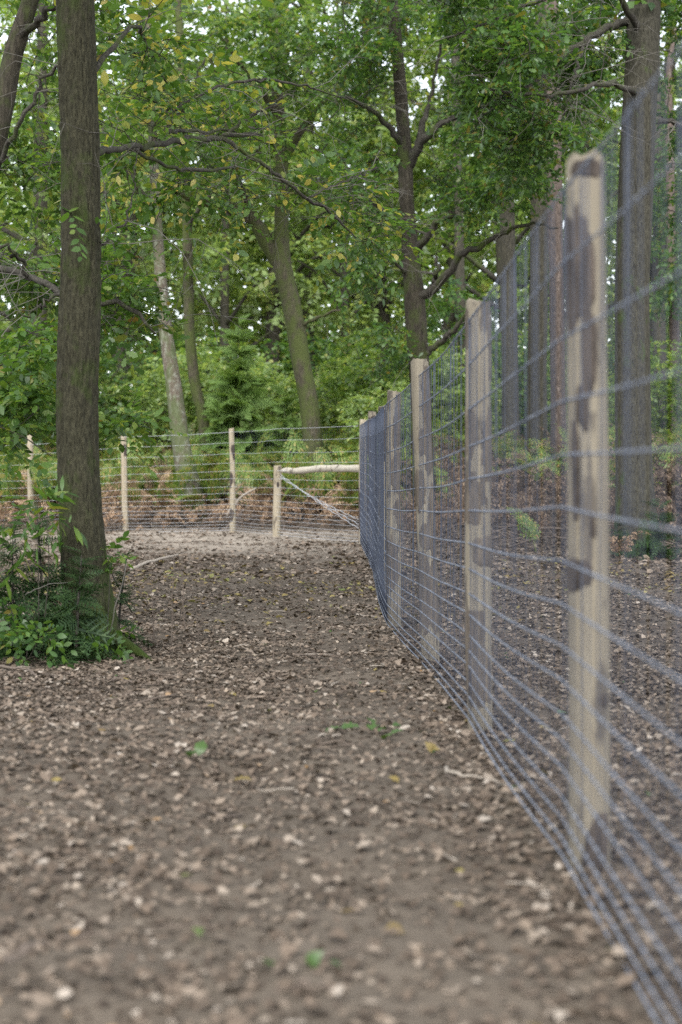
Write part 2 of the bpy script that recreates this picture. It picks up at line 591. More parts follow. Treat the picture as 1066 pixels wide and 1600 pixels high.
def make_spray(prof, n, length, leaf, bend=.25, spread=(35, 75), flat=.35):
    """a twig along +Y with n alternate leaves"""
    parts = []
    for k in range(n):
        f = (k + .6) / n
        y = f * length
        pos = np.array([rng.normal(0, .012), y, -bend * y * y / max(length, .01)])
        side = 1 if k % 2 else -1
        ang = math.radians(rng.uniform(*spread)) * (1 - .6 * (f > .93))
        d = np.array([side * math.sin(ang), math.cos(ang), rng.normal(-.15, flat)])
        up = np.array([rng.normal(0, flat), rng.normal(0, flat), 1.0])
        R = basis(d[None], up[None])[0]
        v, q, t = strip_leaf(prof, rng.uniform(.02, .3))
        s = leaf * rng.uniform(.7, 1.15)
        parts.append(((v @ R.T) * s + pos, q, t))
    return join_tmpl(parts)


SPRAYS = {
    'oak': [make_spray(OAK, 11, .34, .105, flat=.5) for _ in range(8)],
    'ovate': [make_spray(OVATE, 12, .42, .085) for _ in range(8)],
    'mid': [make_spray(BROAD, 11, .42, .1, flat=.45) for _ in range(8)],
    'far': [make_spray(RHOMB, 11, .55, .15, flat=.45) for _ in range(8)],
    'veryfar': [make_spray(RHOMB, 9, .95, .36, flat=.6) for _ in range(6)],
}


def grow_foliage(wood, leaves, skel, centers, kind, nspray=4, r0=.011, spread=.28, twig=True, zb=(-.55, .35), sides=4, bare=0.0):
    """branchlets reach from the nearest wood to every centre; leafy sprays sit along their outer half"""
    skel = [np.asarray(skel, float)]
    pts = np.concatenate(skel)
    c = np.asarray(centers, float)
    d0 = np.array([np.min(np.sum((pts - k) ** 2, 1)) for k in c])
    c = c[np.argsort(d0)]
    buf = np.zeros((len(pts) + 5 * len(c), 3)); buf[:len(pts)] = pts; nb = len(pts)
    SP = []; SD = []
    bare_n = int(len(c) * bare)
    for ci, k in enumerate(c):
        if ci >= len(c) - bare_n:
            k = k + rng.normal(0, .25, 3)
        dd = buf[:nb] - k
        dist = np.sqrt(np.sum(dd * dd, 1)) + .5 * np.maximum(dd[:, 2], 0)
        i = int(np.argmin(dist)); a = buf[i].copy()
        L = np.linalg.norm(k - a) + 1e-6
        side = np.cross(k - a, [0, 0, 1.0]); side = side / max(np.linalg.norm(side), 1e-6)
        mid = (a + k) / 2 + np.array([0, 0, .12 * L]) + side * rng.normal(0, .12) * L
        path = resample([a, mid, k], 5)
        path[1:4] += rng.normal(0, .025 * min(L, 1), (3, 3))
        if twig:
            rr = r0 * min(1.6, .55 + .6 * L)
            tube(wood, path, np.linspace(rr, rr * .3, 5), sides, cap=False)
        buf[nb:nb + 4] = path[1:]; nb += 4
        out = (k - a) / L
        if bare_n and rng.random() < .7:      # leafless side twigs
            for _ in range(2):
                e = path[3] + (rand_dirs(1, -.5, .5)[0] + out * .5) * rng.uniform(.25, .6)
                tq = resample([path[2], (path[2] + e) / 2 + rng.normal(0, .05, 3), e], 5)
                tube(wood, tq, np.linspace(r0 * .6, r0 * .25, 5), 3, cap=False)
        if ci >= len(c) - bare_n:
            continue
        n = nspray
        f = rng.uniform(.35, 1.0, n); f[0] = 1.0
        seg = np.clip((f * 4).astype(int), 0, 3); fr = f * 4 - seg
        pos = path[seg] * (1 - fr)[:, None] + path[seg + 1] * fr[:, None]
        dr = rand_dirs(n, *zb) + out * .6
        SP.append(pos + rng.normal(0, spread * .25, (n, 3))); SD.append(dr)
    SP = np.concatenate(SP); SD = np.concatenate(SD)
    up = np.array([0, 0, 1.0]) + rng.normal(0, .35, SD.shape)
    R = basis(SD, up)
    place_any(leaves, SPRAYS[kind], SP, R, rng.uniform(.6, 1.35, len(SP)))


def bare_twigs(mb, skel, n, l=(.5, 1.3), r=.0045, droop=.3):
    """leafless twigs, forked and drooping, starting on the wood"""
    for _ in range(n):
        a = skel[int(rng.integers(len(skel)))]
        L = rng.uniform(*l); d = rand_dirs(1, -.5, .6)[0]
        pts = [a]; p = a.copy()
        for k in range(5):
            d = d + rng.normal(0, .22, 3) - np.array([0, 0, droop * .25]); d /= np.linalg.norm(d)
            p = p + d * L / 5; pts.append(p.copy())
        tube(mb, np.array(pts), np.linspace(r, r * .35, 6), 3, cap=False)
        for k in (2, 3, 4):
            if rng.random() < .8:
                e = d + rng.normal(0, .6, 3); e /= np.linalg.norm(e)
                q = pts[k]; m = q + e * L * .16 + rng.normal(0, .02, 3); f = m + (e - [0, 0, .3]) * L * .18
                tube(mb, np.array([q, m, f]), [r * .55, r * .4, r * .2], 3, cap=False)


def ell(px, py, d, rx, ry, rd, n):
    """n centres in an ellipsoid; rx, ry given as seen from the path, rd metres in depth"""
    u = rng.normal(size=(n, 3)); u /= np.linalg.norm(u, axis=1, keepdims=True)
    u *= rng.random((n, 1)) ** .45
    c = P(px, py, d)
    return c + u * np.array([rx / FPX * d, rd, ry / FPX * d])


def rough_fun(seed, amp=.06, flare=0.0, z0=0.0, lobes=5):
    ph = seed * 1.7

    def f(th, z):
        n = vn(np.cos(th) * 1.6 + seed, np.sin(th) * 1.6 + 5, z * 1.3 + seed)
        r = 1 + amp * (n - .5) * 2 + .35 * amp * (vn(np.cos(th) * 5 + seed, np.sin(th) * 5, z * 9) - .5) * 2
        if flare:
            h = np.maximum(z - z0, 0)
            r = r + flare * np.exp(-h / .2) * (1 + .55 * np.cos(lobes * th + ph)) + .03 * np.exp(-h / .6)
        return r
    return f


def make_tree(name, label, d, trunk, limbs=(), blobs=(), kind='mid', leaf='oak', bark='bark_moss', top=None, top_n=0, flare=.25,
              group='trees of the wood', nspray=4, sides=14, rough=.06, rings=30, thin=1.0, twigs=True, top_kind='far', limb_mat='limb', r0=.011):
    """trunk: (px, py, radius px) from the ground up at distance d; limbs: lists of (px, py, d, radius px)"""
    seed = len(name) + trunk[0][0] * .13
    rows = [np.concatenate([P(x, y, d), [r * thin / FPX * d]]) for (x, y, r) in trunk]
    base = rows[0].copy()
    base[2] = float(ground(base[0], base[1]))
    rows[0][2] = base[2] - .25
    if top:
        l = rows[-1]; k = rows[-2]
        u = (l[:3] - k[:3]) / max(np.linalg.norm(l[:3] - k[:3]), 1e-6)
        h = max(top - l[2], .5)
        rows.append(np.concatenate([l[:3] + np.array([u[0] * .5 * h, u[1] * .5 * h, h * .55]), [l[3] * .75]]))
        rows.append(np.concatenate([l[:3] + np.array([u[0] * .5 * h + .2, u[1] * .5 * h, h]), [l[3] * .3]]))
    rs = resample(rows, rings)
    root = thing(name, label, 'tree', base[:3], group)
    tb = MB()
    tube(tb, rs[:, :3], np.maximum(rs[:, 3], .01), sides, True, rough_fun(seed, rough, flare, base[2]))
    link('trunk', tb.mesh('trunk', M[bark], base[:3], smooth=True), root)
    skel = [rs[int(len(rs) * .45):, :3]]
    lb = MB()
    for L in limbs:
        q = np.array([np.concatenate([P(x, y, dd), [r / FPX * dd]]) for (x, y, dd, r) in L])
        s = resample(q, 4 * len(q) + 4)
        s[1:-1, :3] += rng.normal(0, .018, (len(s) - 2, 3))
        m1 = MB(); tube(m1, s[:, :3], np.maximum(s[:, 3], .004), 8, True, rough_fun(seed + len(L), .1))
        link('limb', m1.mesh('limb', M[limb_mat], base[:3], smooth=True), root)
        skel.append(resample(q[:, :3], 6 * len(q)))
    if top_n:
        cz = (rs[-1, 2] + rs[-1, 2] - 3) / 2
        for _ in range(7):
            k = rs[int(rng.integers(int(len(rs) * .72), len(rs) - 1))]
            a = rng.uniform(0, 6.28); ln = rng.uniform(1.5, 3.0)
            e = k[:3] + np.array([math.cos(a) * ln, math.sin(a) * ln, rng.uniform(.3, 1.6)])
            m = (k[:3] + e) / 2 + np.array([0, 0, .25])
            q = resample([k[:3], m, e], 8)
            m1 = MB(); tube(m1, q, np.linspace(k[3] * .45, .012, 8), 6)
            link('limb', m1.mesh('limb', M[limb_mat], base[:3], smooth=True), root)
            skel.append(q)
    lv = MB()
    sk = np.concatenate(skel)
    cs = [ell(*b) for b in blobs]
    if cs:
        grow_foliage(lb, lv, sk, np.concatenate(cs), kind, nspray, twig=twigs, r0=r0, bare=.12 if d < 27 else 0)
    if top_n:
        u = rng.normal(size=(top_n, 3)); u /= np.linalg.norm(u, axis=1, keepdims=True); u *= rng.random((top_n, 1)) ** .4
        c = rs[-1, :3] - [0, 0, 1.2] + u * np.array([3.0, 3.0, 2.3])
        grow_foliage(lb, lv, sk, c, top_kind, 4, twig=False)
    if d < 27 and len(limbs):
        bt_ = MB(); bare_twigs(bt_, np.concatenate(skel[1:len(limbs) + 1]), 70, (.6, 1.6), .0045 if d < 16 else .007)
        tag(link('bare_twigs', bt_.mesh('bare_twigs', M['twig_grey'], base[:3]), root), kind='stuff')
    if lb.n:
        tag(link('twigs', lb.mesh('twigs', M[limb_mat], base[:3], smooth=True), root), kind='stuff')
    if lv.n:
        link('crown', lv.mesh('crown', M[leaf], base[:3]), root)
    return root


# ------------------------------------------------------------------ the near trees
def make_furrowed_tree():
    """the big trunk left of the path: real furrows in the bark"""
    d = 10.0
    tr = [(141, 1018, 44), (139, 965, 37), (132, 880, 34), (124, 760, 31.5), (121, 640, 31), (124, 520, 31), (127, 400, 29.5), (126, 250, 28.5), (121, 100, 28.5), (118, 0, 28)]
    rows = [np.concatenate([P(x, y, d), [r / FPX * d]]) for x, y, r in tr]
    base = rows[0].copy(); base[2] = float(ground(base[0], base[1]))
    rows[0][2] = base[2] - .3
    l = rows[-1]
    rows += [np.concatenate([l[:3] + [-.05, 0, 2.2], [.105]]), np.concatenate([l[:3] + [.1, .1, 4.4], [.07]]), np.concatenate([l[:3] + [.1, .3, 6.2], [.03]])]
    rs = resample(rows, 420)
    root = thing('furrowed_tree', 'tall straight tree with furrowed brown bark, mossy foot among fir seedlings, left of the path', 'tree', base[:3], 'trees of the wood')

    def rf(th, z):
        c, s = np.cos(th), np.sin(th)
        warp = vn(c * 2.2 + 4, s * 2.2 + 9, z * 3.2) * 5 + vn(c * 6 + 4, s * 6 + 9, z * 11) * 2.0
        ridge = np.abs(np.sin(th * 10 + warp * 1.4))
        ridge2 = np.abs(np.sin(th * 17 - warp * 1.1 + 1))
        brk = vn(c * 9 + 1, s * 9 + 2, z * 20)
        r = 1 + .085 * (ridge - .5) + .05 * (ridge2 - .5) + .05 * (brk - .5) + .05 * (vn(c * 1.5 + 7, s * 1.5, z * 1.4) - .5)
        h = np.maximum(z - base[2], 0)
        return r + .35 * np.exp(-h / .16) * (1 + .6 * np.cos(5 * th + .4)) + .06 * np.exp(-h / .5)
    tb = MB()
    tube(tb, rs[:, :3], rs[:, 3], 100, True, rf)
    link('trunk', tb.mesh('trunk', M['bark_a'], base[:3], smooth=True), root)
    lb = MB(); sk = []
    limbs = [[(140, 240, 10, 8), (200, 232, 11, 6), (265, 222, 12, 6), (345, 214, 13, 5.4), (410, 211, 13.5, 3)],
             [(345, 214, 13, 5), (400, 250, 13.2, 4), (480, 310, 13.6, 3.4), (520, 335, 13.8, 3), (565, 378, 14, 1.4)],
             [(345, 214, 13, 4), (395, 180, 13.2, 3), (440, 162, 13.4, 2)],
             [(262, 208, 12, 4), (300, 204, 12.6, 3.5), (400, 210, 13.6, 2)],
             [(200, 232, 11, 4), (270, 260, 12, 3.5), (350, 264, 12.8, 3), (398, 242, 13.4, 1.6)],
             [(480, 310, 13.6, 2.2), (520, 290, 13.8, 1.8), (590, 262, 14.2, 1)],
             [(140, 120, 10, 6), (210, 40, 10.6, 4), (245, 105, 12, 3), (300, 190, 12.5, 1.6)],
             [(260, 175, 12, 2.5), (330, 140, 12.6, 3), (410, 124, 13, 3), (500, 140, 13.4, 2), (560, 165, 13.6, 1)],
             [(152, 385, 10, 3), (195, 345, 10.2, 2.4), (208, 300, 10.3, 1.5), (214, 215, 10.4, 1)]]
    for L in limbs:
        q = np.array([np.concatenate([P(x, y, dd), [r * .78 / FPX * dd]]) for (x, y, dd, r) in L])
        s = resample(q, 6 * len(q)); s[1:-1, :3] += rng.normal(0, .012, (len(s) - 2, 3))
        m1 = MB(); tube(m1, s[:, :3], np.maximum(s[:, 3], .003), 8, True, rough_fun(3, .12))
        link('limb', m1.mesh('limb', M['limb'], base[:3], smooth=True), root)
        sk.append(resample(q[:, :3], 7 * len(q)))
    for k in range(12):
        b = rs[int(rng.integers(315, 408))]
        a = -1.57 + rng.normal(0, 1.0) + .4; ln = rng.uniform(2.5, 7)
        e = b[:3] + [math.cos(a) * ln, math.sin(a) * ln, 0]; e[2] = rng.uniform(7.6, 9.2)
        q = resample([b[:3], (b[:3] + e) / 2 + [0, 0, .3], e], 8)
        m1 = MB(); tube(m1, q, np.linspace(.05, .012, 8), 6); sk.append(q)
        link('limb', m1.mesh('limb', M['limb'], base[:3], smooth=True), root)
    lv = MB(); sk = np.concatenate(sk)
    cs = np.concatenate([ell(330, 180, 13.5, 110, 90, .8, 22), ell(470, 220, 14.4, 110, 110, .8, 24), ell(230, 90, 11.5, 70, 90, .9, 18),
                         ell(560, 330, 14, 70, 70, .8, 16), ell(330, 300, 13, 90, 50, .8, 18), ell(190, 250, 11.5, 35, 90, .8, 10)])
    grow_foliage(lb, lv, sk, cs, 'ovate', 4, r0=.008, bare=.2)
    bt_ = MB(); bare_twigs(bt_, sk[sk[:, 2] < 5], 60)
    tag(link('bare_twigs', bt_.mesh('bare_twigs', M['twig_grey'], base[:3]), root), kind='stuff')
    grow_foliage(lb, lv, rs[80:160, :3], ell(140, 335, 9.84, 12, 14, .04, 3), 'ovate', 2, r0=.003)
    shade_crown = MB()     # crown enlarged over the near path, out of frame, to shade it
    u = rng.normal(size=(420, 3)); u /= np.linalg.norm(u, axis=1, keepdims=True)
    c = np.array([-.2, 4.5, 8.4]) + u * rng.random((420, 1)) ** .4 * [5.2, 7.5, 1.5]
    grow_foliage(lb, shade_crown, sk, c, 'far', 4, twig=False)
    link('crown', shade_crown.mesh('crown', M['oak'], base[:3]), root)
    tag(link('twigs', lb.mesh('twigs', M['limb'], base[:3], smooth=True), root), kind='stuff')
    link('crown', lv.mesh('crown', M['yellowing'], base[:3]), root)
    mb = MB()       # surface root running out to the right
    q = resample([P(160, 985, 9.95), P(185, 1000, 9.85), P(215, 1012, 9.8) - [0, 0, .03], P(240, 1020, 9.7) - [0, 0, .08]], 10)
    tube(mb, q, np.linspace(.06, .02, 10), 8)
    link('root', mb.mesh('root', M['bark_a'], base[:3], smooth=True), root)


make_furrowed_tree()

make_tree('leaning_tree', 'dark tree leaning right in the top left corner of the wood', 15.0,
          [(-135, 1000, 26), (-110, 700, 22), (-60, 400, 20), (-18, 260, 19), (5, 165, 17), (22, 80, 15), (48, 0, 13)],
          [[(-60, 400, 15, 9), (0, 420, 13.8, 6), (45, 432, 13.4, 5.5), (95, 456, 13, 5), (155, 470, 13, 4.4), (205, 486, 13, 4), (243, 522, 13, 2)],
           [(30, 62, 15, 7), (55, 35, 14.8, 6), (82, 12, 14.6, 5), (120, -20, 14.5, 4)],
           [(-30, 300, 15, 5), (40, 180, 14.5, 3.5), (70, 120, 14.4, 3), (100, 98, 14.2, 1.5)],
           [(45, 432, 13.4, 4), (20, 395, 13.2, 3), (-10, 380, 13, 2)],
           [(95, 456, 13, 3), (60, 480, 12.8, 2), (20, 500, 12.6, 1.5)]],
          [(60, 270, 15.6, 95, 80, .8, 32), (50, 420, 14.8, 110, 80, .9, 36), (190, 470, 13.4, 60, 60, .8, 20), (70, 130, 16, 50, 70, .6, 10), (40, 570, 13.0, 80, 70, .8, 32),
           (190, 400, 14, 60, 50, .8, 16), (90, 20, 16, 60, 50, .6, 8), (190, 20, 15, 70, 50, 1, 14)],
          kind='oak', leaf='oak', bark='bark_oak', top=9.5, top_n=45, sides=18, rings=44, r0=.009)

make_tree('grey_barked_tree', 'thick grey furrowed trunk with mossy green foot, behind the nearest fence posts', 20.0,
          [(994, 852, 34), (993, 800, 31), (990, 700, 28.5), (988, 560, 27), (989, 420, 26.5), (995, 250, 27), (1003, 100, 26), (1007, 0, 25)],
          [[(985, 30, 20, 7), (950, 42, 19.8, 6), (915, 65, 19.6, 6), (885, 85, 19.4, 5), (855, 112, 19, 4), (800, 150, 18.6, 2), (740, 190, 18.2, 1)],
           [(1000, 150, 20, 5), (950, 130, 19, 4), (860, 150, 18.4, 3), (770, 140, 18, 1.5)],
           [(1005, 60, 20, 6), (940, -30, 19, 4), (800, 20, 18.4, 3), (700, 60, 18, 1.5)],
           [(1000, 200, 20, 5), (1050, 190, 20.5, 4), (1100, 240, 21, 2)],
           [(915, 65, 19.6, 3), (900, 110, 19.2, 2.4), (880, 180, 18.8, 1.4)]],
          [(890, 95, 20.4, 85, 85, .8, 48), (785, 120, 18.4, 95, 100, 1.2, 72), (1060, 180, 22, 50, 110, .8, 22), (830, 230, 18.8, 60, 60, 1, 22), (930, 10, 21.8, 120, 50, .8, 26), (1050, 60, 22, 50, 70, .8, 26), (1040, 320, 22, 50, 90, 1, 16), (760, 0, 18.4, 130, 40, 1.2, 34)],
          kind='oak', leaf='deep', bark='bark_b', top=11, top_n=60, sides=40, rings=110, rough=.04, flare=.22, nspray=5)

make_tree('forked_oak', 'dark mossy oak with upswept limbs, right behind the third post of the near fence', 26.0,
          [(664, 770, 24), (660, 700, 20), (656, 600, 19), (649, 490, 20), (641, 380, 15), (635, 300, 14), (632, 220, 13), (622, 100, 11.5), (613, 0, 10)],
          [[(656, 560, 26, 6), (682, 540, 25.8, 5), (712, 512, 25.4, 4), (728, 490, 25.2, 2.5)],
           [(655, 470, 26, 9), (676, 450, 25.8, 7.5), (700, 428, 25.5, 6.5), (724, 398, 25.2, 5.5), (775, 372, 24.8, 4), (825, 350, 24.4, 2.6), (872, 356, 24, 1.4)],
           [(676, 448, 25.8, 4), (683, 420, 25.6, 3.5), (682, 400, 25.6, 2)],
           [(640, 400, 26, 7), (665, 372, 25.7, 6), (680, 350, 25.5, 5), (710, 335, 25.2, 2)],
           [(636, 262, 26, 9), (655, 225, 25.8, 8), (682, 200, 25.6, 6), (715, 180, 25.4, 5), (790, 150, 25, 2)],
           [(655, 225, 25.8, 6), (662, 190, 25.8, 5), (672, 160, 25.8, 3), (690, 60, 25.5, 2)],
           [(640, 355, 26, 5), (600, 330, 25.4, 3), (560, 300, 25, 1.5)],
           [(632, 230, 26, 6), (590, 180, 25.5, 4), (540, 150, 25, 2)],
           [(640, 430, 26, 3), (600, 400, 25.4, 2), (570, 380, 25, 1)]],
          [(555, 110, 25.6, 60, 110, 1.2, 40), (560, 290, 25.6, 60, 90, 1.2, 30), (775, 280, 24.6, 90, 80, 1.4, 80), (640, 30, 27, 90, 60, 1, 26), (700, 300, 26.6, 40, 60, .6, 10), (560, 420, 25, 45, 60, 1, 18),
           (745, 190, 25.4, 60, 70, 1.0, 30), (600, 540, 25.5, 40, 50, 1, 10), (560, 60, 25, 90, 70, 1.4, 34), (680, 10, 25, 130, 40, 1.4, 34)],
          kind='oak', leaf='deep', bark='bark_oak', thin=.86, top=13, top_n=50, sides=24, rings=60, rough=.1, nspray=5)

make_tree('twin_stemmed_tree', 'mossy tree leaning left, forking into two stems, behind the strut post of the far fence', 33.0,
          [(494, 725, 22), (488, 680, 17.5), (474, 580, 17), (456, 480, 16.5), (441, 412, 17), (440, 350, 13), (440, 250, 12), (432, 120, 10), (425, 0, 8)],
          [[(446, 430, 33, 12), (420, 385, 33, 11.5), (392, 340, 32.8, 11), (355, 322, 32.5, 9), (300, 312, 32, 6), (250, 280, 31.6, 3)],
           [(392, 340, 32.8, 8), (372, 280, 32.4, 6), (350, 180, 32, 4), (330, 90, 32, 2)],
           [(440, 260, 33, 7), (480, 190, 32.5, 5), (530, 130, 32, 2)],
           [(470, 510, 33, 3), (500, 495, 32.6, 2.4), (540, 480, 32.2, 1)],
           [(436, 180, 33, 6), (390, 120, 32.5, 4), (340, 50, 32, 2)]],
          [(440, 110, 31.5, 150, 110, 1.6, 84), (330, 260, 31.5, 110, 60, 1.2, 34), (500, 250, 31.5, 70, 80, 1.2, 22), (380, 40, 31.5, 130, 60, 1.6, 36)],
          kind='mid', leaf='oak', bark='bark_moss', limb_mat='bark_moss', thin=.86, top=12, top_n=0, sides=20, rings=50, rough=.08, nspray=5)

make_tree('lichened_tree', 'pale trunk blotched with lichen and moss, leaning left just behind the far fence', 30.0,
          [(306, 800, 33), (298, 765, 26), (284, 700, 20), (271, 600, 17), (258, 510, 15), (249, 400, 12.5), (243, 300, 11), (236, 150, 9), (232, 20, 7)],
          [[(246, 330, 30, 6), (200, 270, 29.5, 4), (160, 200, 29, 2)], [(240, 230, 30, 5), (290, 160, 29.5, 3), (320, 90, 29, 2)]],
          [(225, 150, 29.5, 100, 120, 1.3, 50), (170, 330, 29.5, 60, 60, 1.0, 14)],
          kind='mid', leaf='yellowing', bark='bark_pale', flare=.05, thin=.7, top=11, top_n=0, sides=20, rings=50, rough=.09, nspray=5)

make_tree('slender_tree', 'slender mossy trunk standing just right of the pale lichened trunk', 34.0,
          [(329, 715, 11), (318, 660, 9), (305, 600, 8.5), (297, 530, 8.5), (294, 430, 8), (291, 300, 7), (285, 150, 6), (280, 20, 5)],
          [[(292, 360, 34, 4), (340, 290, 33.5, 3), (390, 250, 33, 1)]],
          [(290, 180, 33.5, 90, 120, 1.2, 34), (290, 400, 33.5, 60, 40, 1, 6)],
          kind='mid', leaf='oak', bark='bark_moss', top=12, top_n=0, nspray=5)

for (nm, lab, d, tr, bk, bl) in [
    ('straight_tree', 'straight grey-brown trunk seen between the second and the nearest fence post, left of two', 34.0,
     [(799, 705, 17), (797, 600, 15), (795, 480, 14.5), (792, 300, 13.5), (790, 100, 12)], 'bark_far', [(780, 60, 33, 90, 90, 1.6, 40)]),
    ('straight_tree', 'straight grey-brown trunk seen between the second and the nearest fence post, right of two', 31.5,
     [(838, 718, 20), (839, 600, 18), (841, 480, 17.5), (843, 300, 16), (846, 100, 14)], 'bark_far', [(850, 120, 31, 80, 90, 1.6, 34)]),
    ('pine_tree', 'pinkish flaky pine trunk half hidden by the nearest fence post', 30.0,
     [(874, 712, 16), (872, 600, 14), (870, 450, 14), (866, 300, 15), (864, 150, 15), (862, 20, 13)], 'bark_pine', []),
    ('dark_tree', 'thin dark trunk between the nearest fence post and the thick grey trunk', 41.0,
     [(920, 680, 11), (918, 500, 9), (916, 300, 8), (912, 60, 7)], 'bark_far', [(915, 200, 40, 70, 110, 1.6, 40)]),
    ('shaded_tree', 'dim purplish trunk just right of the thick grey trunk', 42.0,
     [(1033, 690, 13), (1030, 500, 11), (1028, 300, 10), (1024, 60, 8)], 'bark_far', [(1040, 300, 41, 60, 100, 1.6, 50)]),
    ('reddish_tree', 'reddish trunk at the right edge of the wood', 38.0,
     [(1058, 690, 12), (1055, 560, 10), (1050, 420, 9), (1046, 200, 8)], 'bark_pine', [(1060, 440, 37, 50, 80, 1.6, 36)]),
    ('dark_tree', 'dark trunk seen just left of the second fence post', 39.0,
     [(724, 705, 10), (722, 600, 9), (720, 480, 9), (716, 300, 8), (712, 80, 7)], 'bark_far', [(700, 480, 38, 60, 70, 1.6, 34)]),
]:
    make_tree(nm, lab, d, tr, [], bl, kind='far', leaf='deep', bark=bk, thin=.86, top=13, top_n=0, nspray=4, twigs=False)

# ------------------------------------------------------------------ trees and shrubs farther back, copied with their parts
def proto_tree(name, leaf, seed, h=13.0, n=300, r=.2, kind='far', width=3.2, low=1.5, dark='bark_far'):
    global rng
    keep = rng; rng = np.random.default_rng(seed)
    root = thing(name, 'x', 'tree', (0, 0, 0), 'background trees of the wood')
    bend = rng.normal(0, .35, 2)
    pts = resample([[0, 0, -.4, r * 1.3], [0, 0, .3, r * 1.05], [bend[0] * .5, bend[1] * .5, h * .35, r * .85], [bend[0], bend[1], h * .7, r * .6], [bend[0] * 1.3, bend[1], h, r * .15]], 26)
    tb = MB(); tube(tb, pts[:, :3], pts[:, 3], 12, True, rough_fun(seed, .09, .25))
    link('trunk', tb.mesh('trunk', M[dark], smooth=True), root)
    lb = MB(); sk = [pts[6:, :3]]
    for k in range(12):
        b = pts[int(rng.integers(6, 23))]
        a = rng.uniform(0, 6.28); ln = rng.uniform(.5, 1) * width
        e = b[:3] + [math.cos(a) * ln, math.sin(a) * ln, rng.uniform(0, 1.6)]
        q = resample([b[:3], (b[:3] + e) / 2 + [0, 0, .3], e], 8)
        m1 = MB(); tube(m1, q, np.linspace(b[3] * .45, .012, 8), 6); sk.append(q)
        link('limb', m1.mesh('limb', M['limb'], smooth=True), root)
    lv = MB()
    u = rng.normal(size=(n, 3)); u /= np.linalg.norm(u, axis=1, keepdims=True); u *= rng.random((n, 1)) ** .45
    c = np.array([0, 0, (h + low) / 2 + .6]) + u * np.array([width, width, (h - low) / 2])
    grow_foliage(lb, lv, np.concatenate(sk), c, kind, 5, twig=False)
    link('crown', lv.mesh('crown', M[leaf]), root)
    rng = keep
    return root


def spread_copies(protos, spots):
    used = set()
    for (k, px, d, sc, rz, label) in spots:
        o = protos[k] if k not in used else copy_tree(protos[k])
        used.add(k)
        x = (px - 533) / FPX * d
        o.location = (x, d, float(ground(x, d)))
        o.scale = (sc, sc, sc)
        o.rotation_euler = (0, 0, rz)
        o['label'] = label


bt = [proto_tree('broadleaf_tree', 'hazel', 21, 13, 140, .17), proto_tree('broadleaf_tree', 'pale', 22, 14, 145, .2), proto_tree('broadleaf_tree', 'pale', 23, 11, 150, .12, low=1.0),
      proto_tree('broadleaf_tree', 'hazel', 24, 14, 145, .2)]
spread_copies(bt, [
    (0, 60, 49, 1.74, .3, 'bushy green tree behind the far fence at the left edge'),
    (1, 180, 55, 1.84, 2.2, 'tall green tree behind the far fence, just right of the furrowed trunk'),
    (2, 350, 53, 1.65, 1.1, 'pale green tree behind the slender mossy trunk'),
    (0, 420, 56, 1.92, 4.0, 'green tree far back between the two leaning mossy trunks'),
    (2, 545, 55, 1.74, 2.9, 'pale leafy tree seen right of the twin-stemmed tree'),
    (1, 610, 58, 1.74, 5.0, 'tall green tree far back, left of the forked oak'),
    (3, 700, 56, 1.74, .8, 'dark green tree behind the forked oak'),
    (0, 800, 54, 1.74, 2.4, 'green tree behind the two straight trunks'),
    (3, 900, 55, 1.84, 4.4, 'dark tree far back behind the nearest fence post'),
    (1, 1010, 58, 1.74, 1.7, 'green tree far back behind the thick grey trunk'),
    (3, 1120, 53, 1.74, 3.3, 'dark green tree leaning into view at the right edge'),
    (3, -60, 57, 1.74, 5.5, 'dark tree far back beyond the left edge of the path'),
    (2, 260, 60, 2.10, 3.7, 'pale tree far back behind the lichened trunk'),
    (0, 480, 66, 2.17, .2, 'tallest far tree behind the twin-stemmed tree'),
])


def proto_shrub(name, leaf, seed, h, w, n, kind):
    global rng
    keep = rng; rng = np.random.default_rng(seed)
    root = thing(name, 'x', 'shrub', (0, 0, 0), 'understorey shrubs')
    sb = MB(); sk = []
    for k in range(9):
        a = rng.uniform(0, 6.28); l = rng.uniform(.3, .9) * w
        q = resample([[rng.normal(0, .12), rng.normal(0, .12), -.15], [math.cos(a) * l * .35, math.sin(a) * l * .35, h * .45], [math.cos(a) * l, math.sin(a) * l, h * rng.uniform(.65, .95)]], 9)
        tube(sb, q, np.linspace(.022, .006, 9), 5); sk.append(q[2:])
    lv = MB()
    u = rng.normal(size=(n, 3)); u /= np.linalg.norm(u, axis=1, keepdims=True); u *= rng.random((n, 1)) ** .4
    c = np.array([0, 0, h * .55]) + u * np.array([w, w, h * .5]); c[:, 2] = np.abs(c[:, 2])
    grow_foliage(sb, lv, np.concatenate(sk), c, kind, 5, r0=.006)
    link('stems', sb.mesh('stems', M['limb'], smooth=True), root)
    link('foliage', lv.mesh('foliage', M[leaf]), root)
    rng = keep
    return root


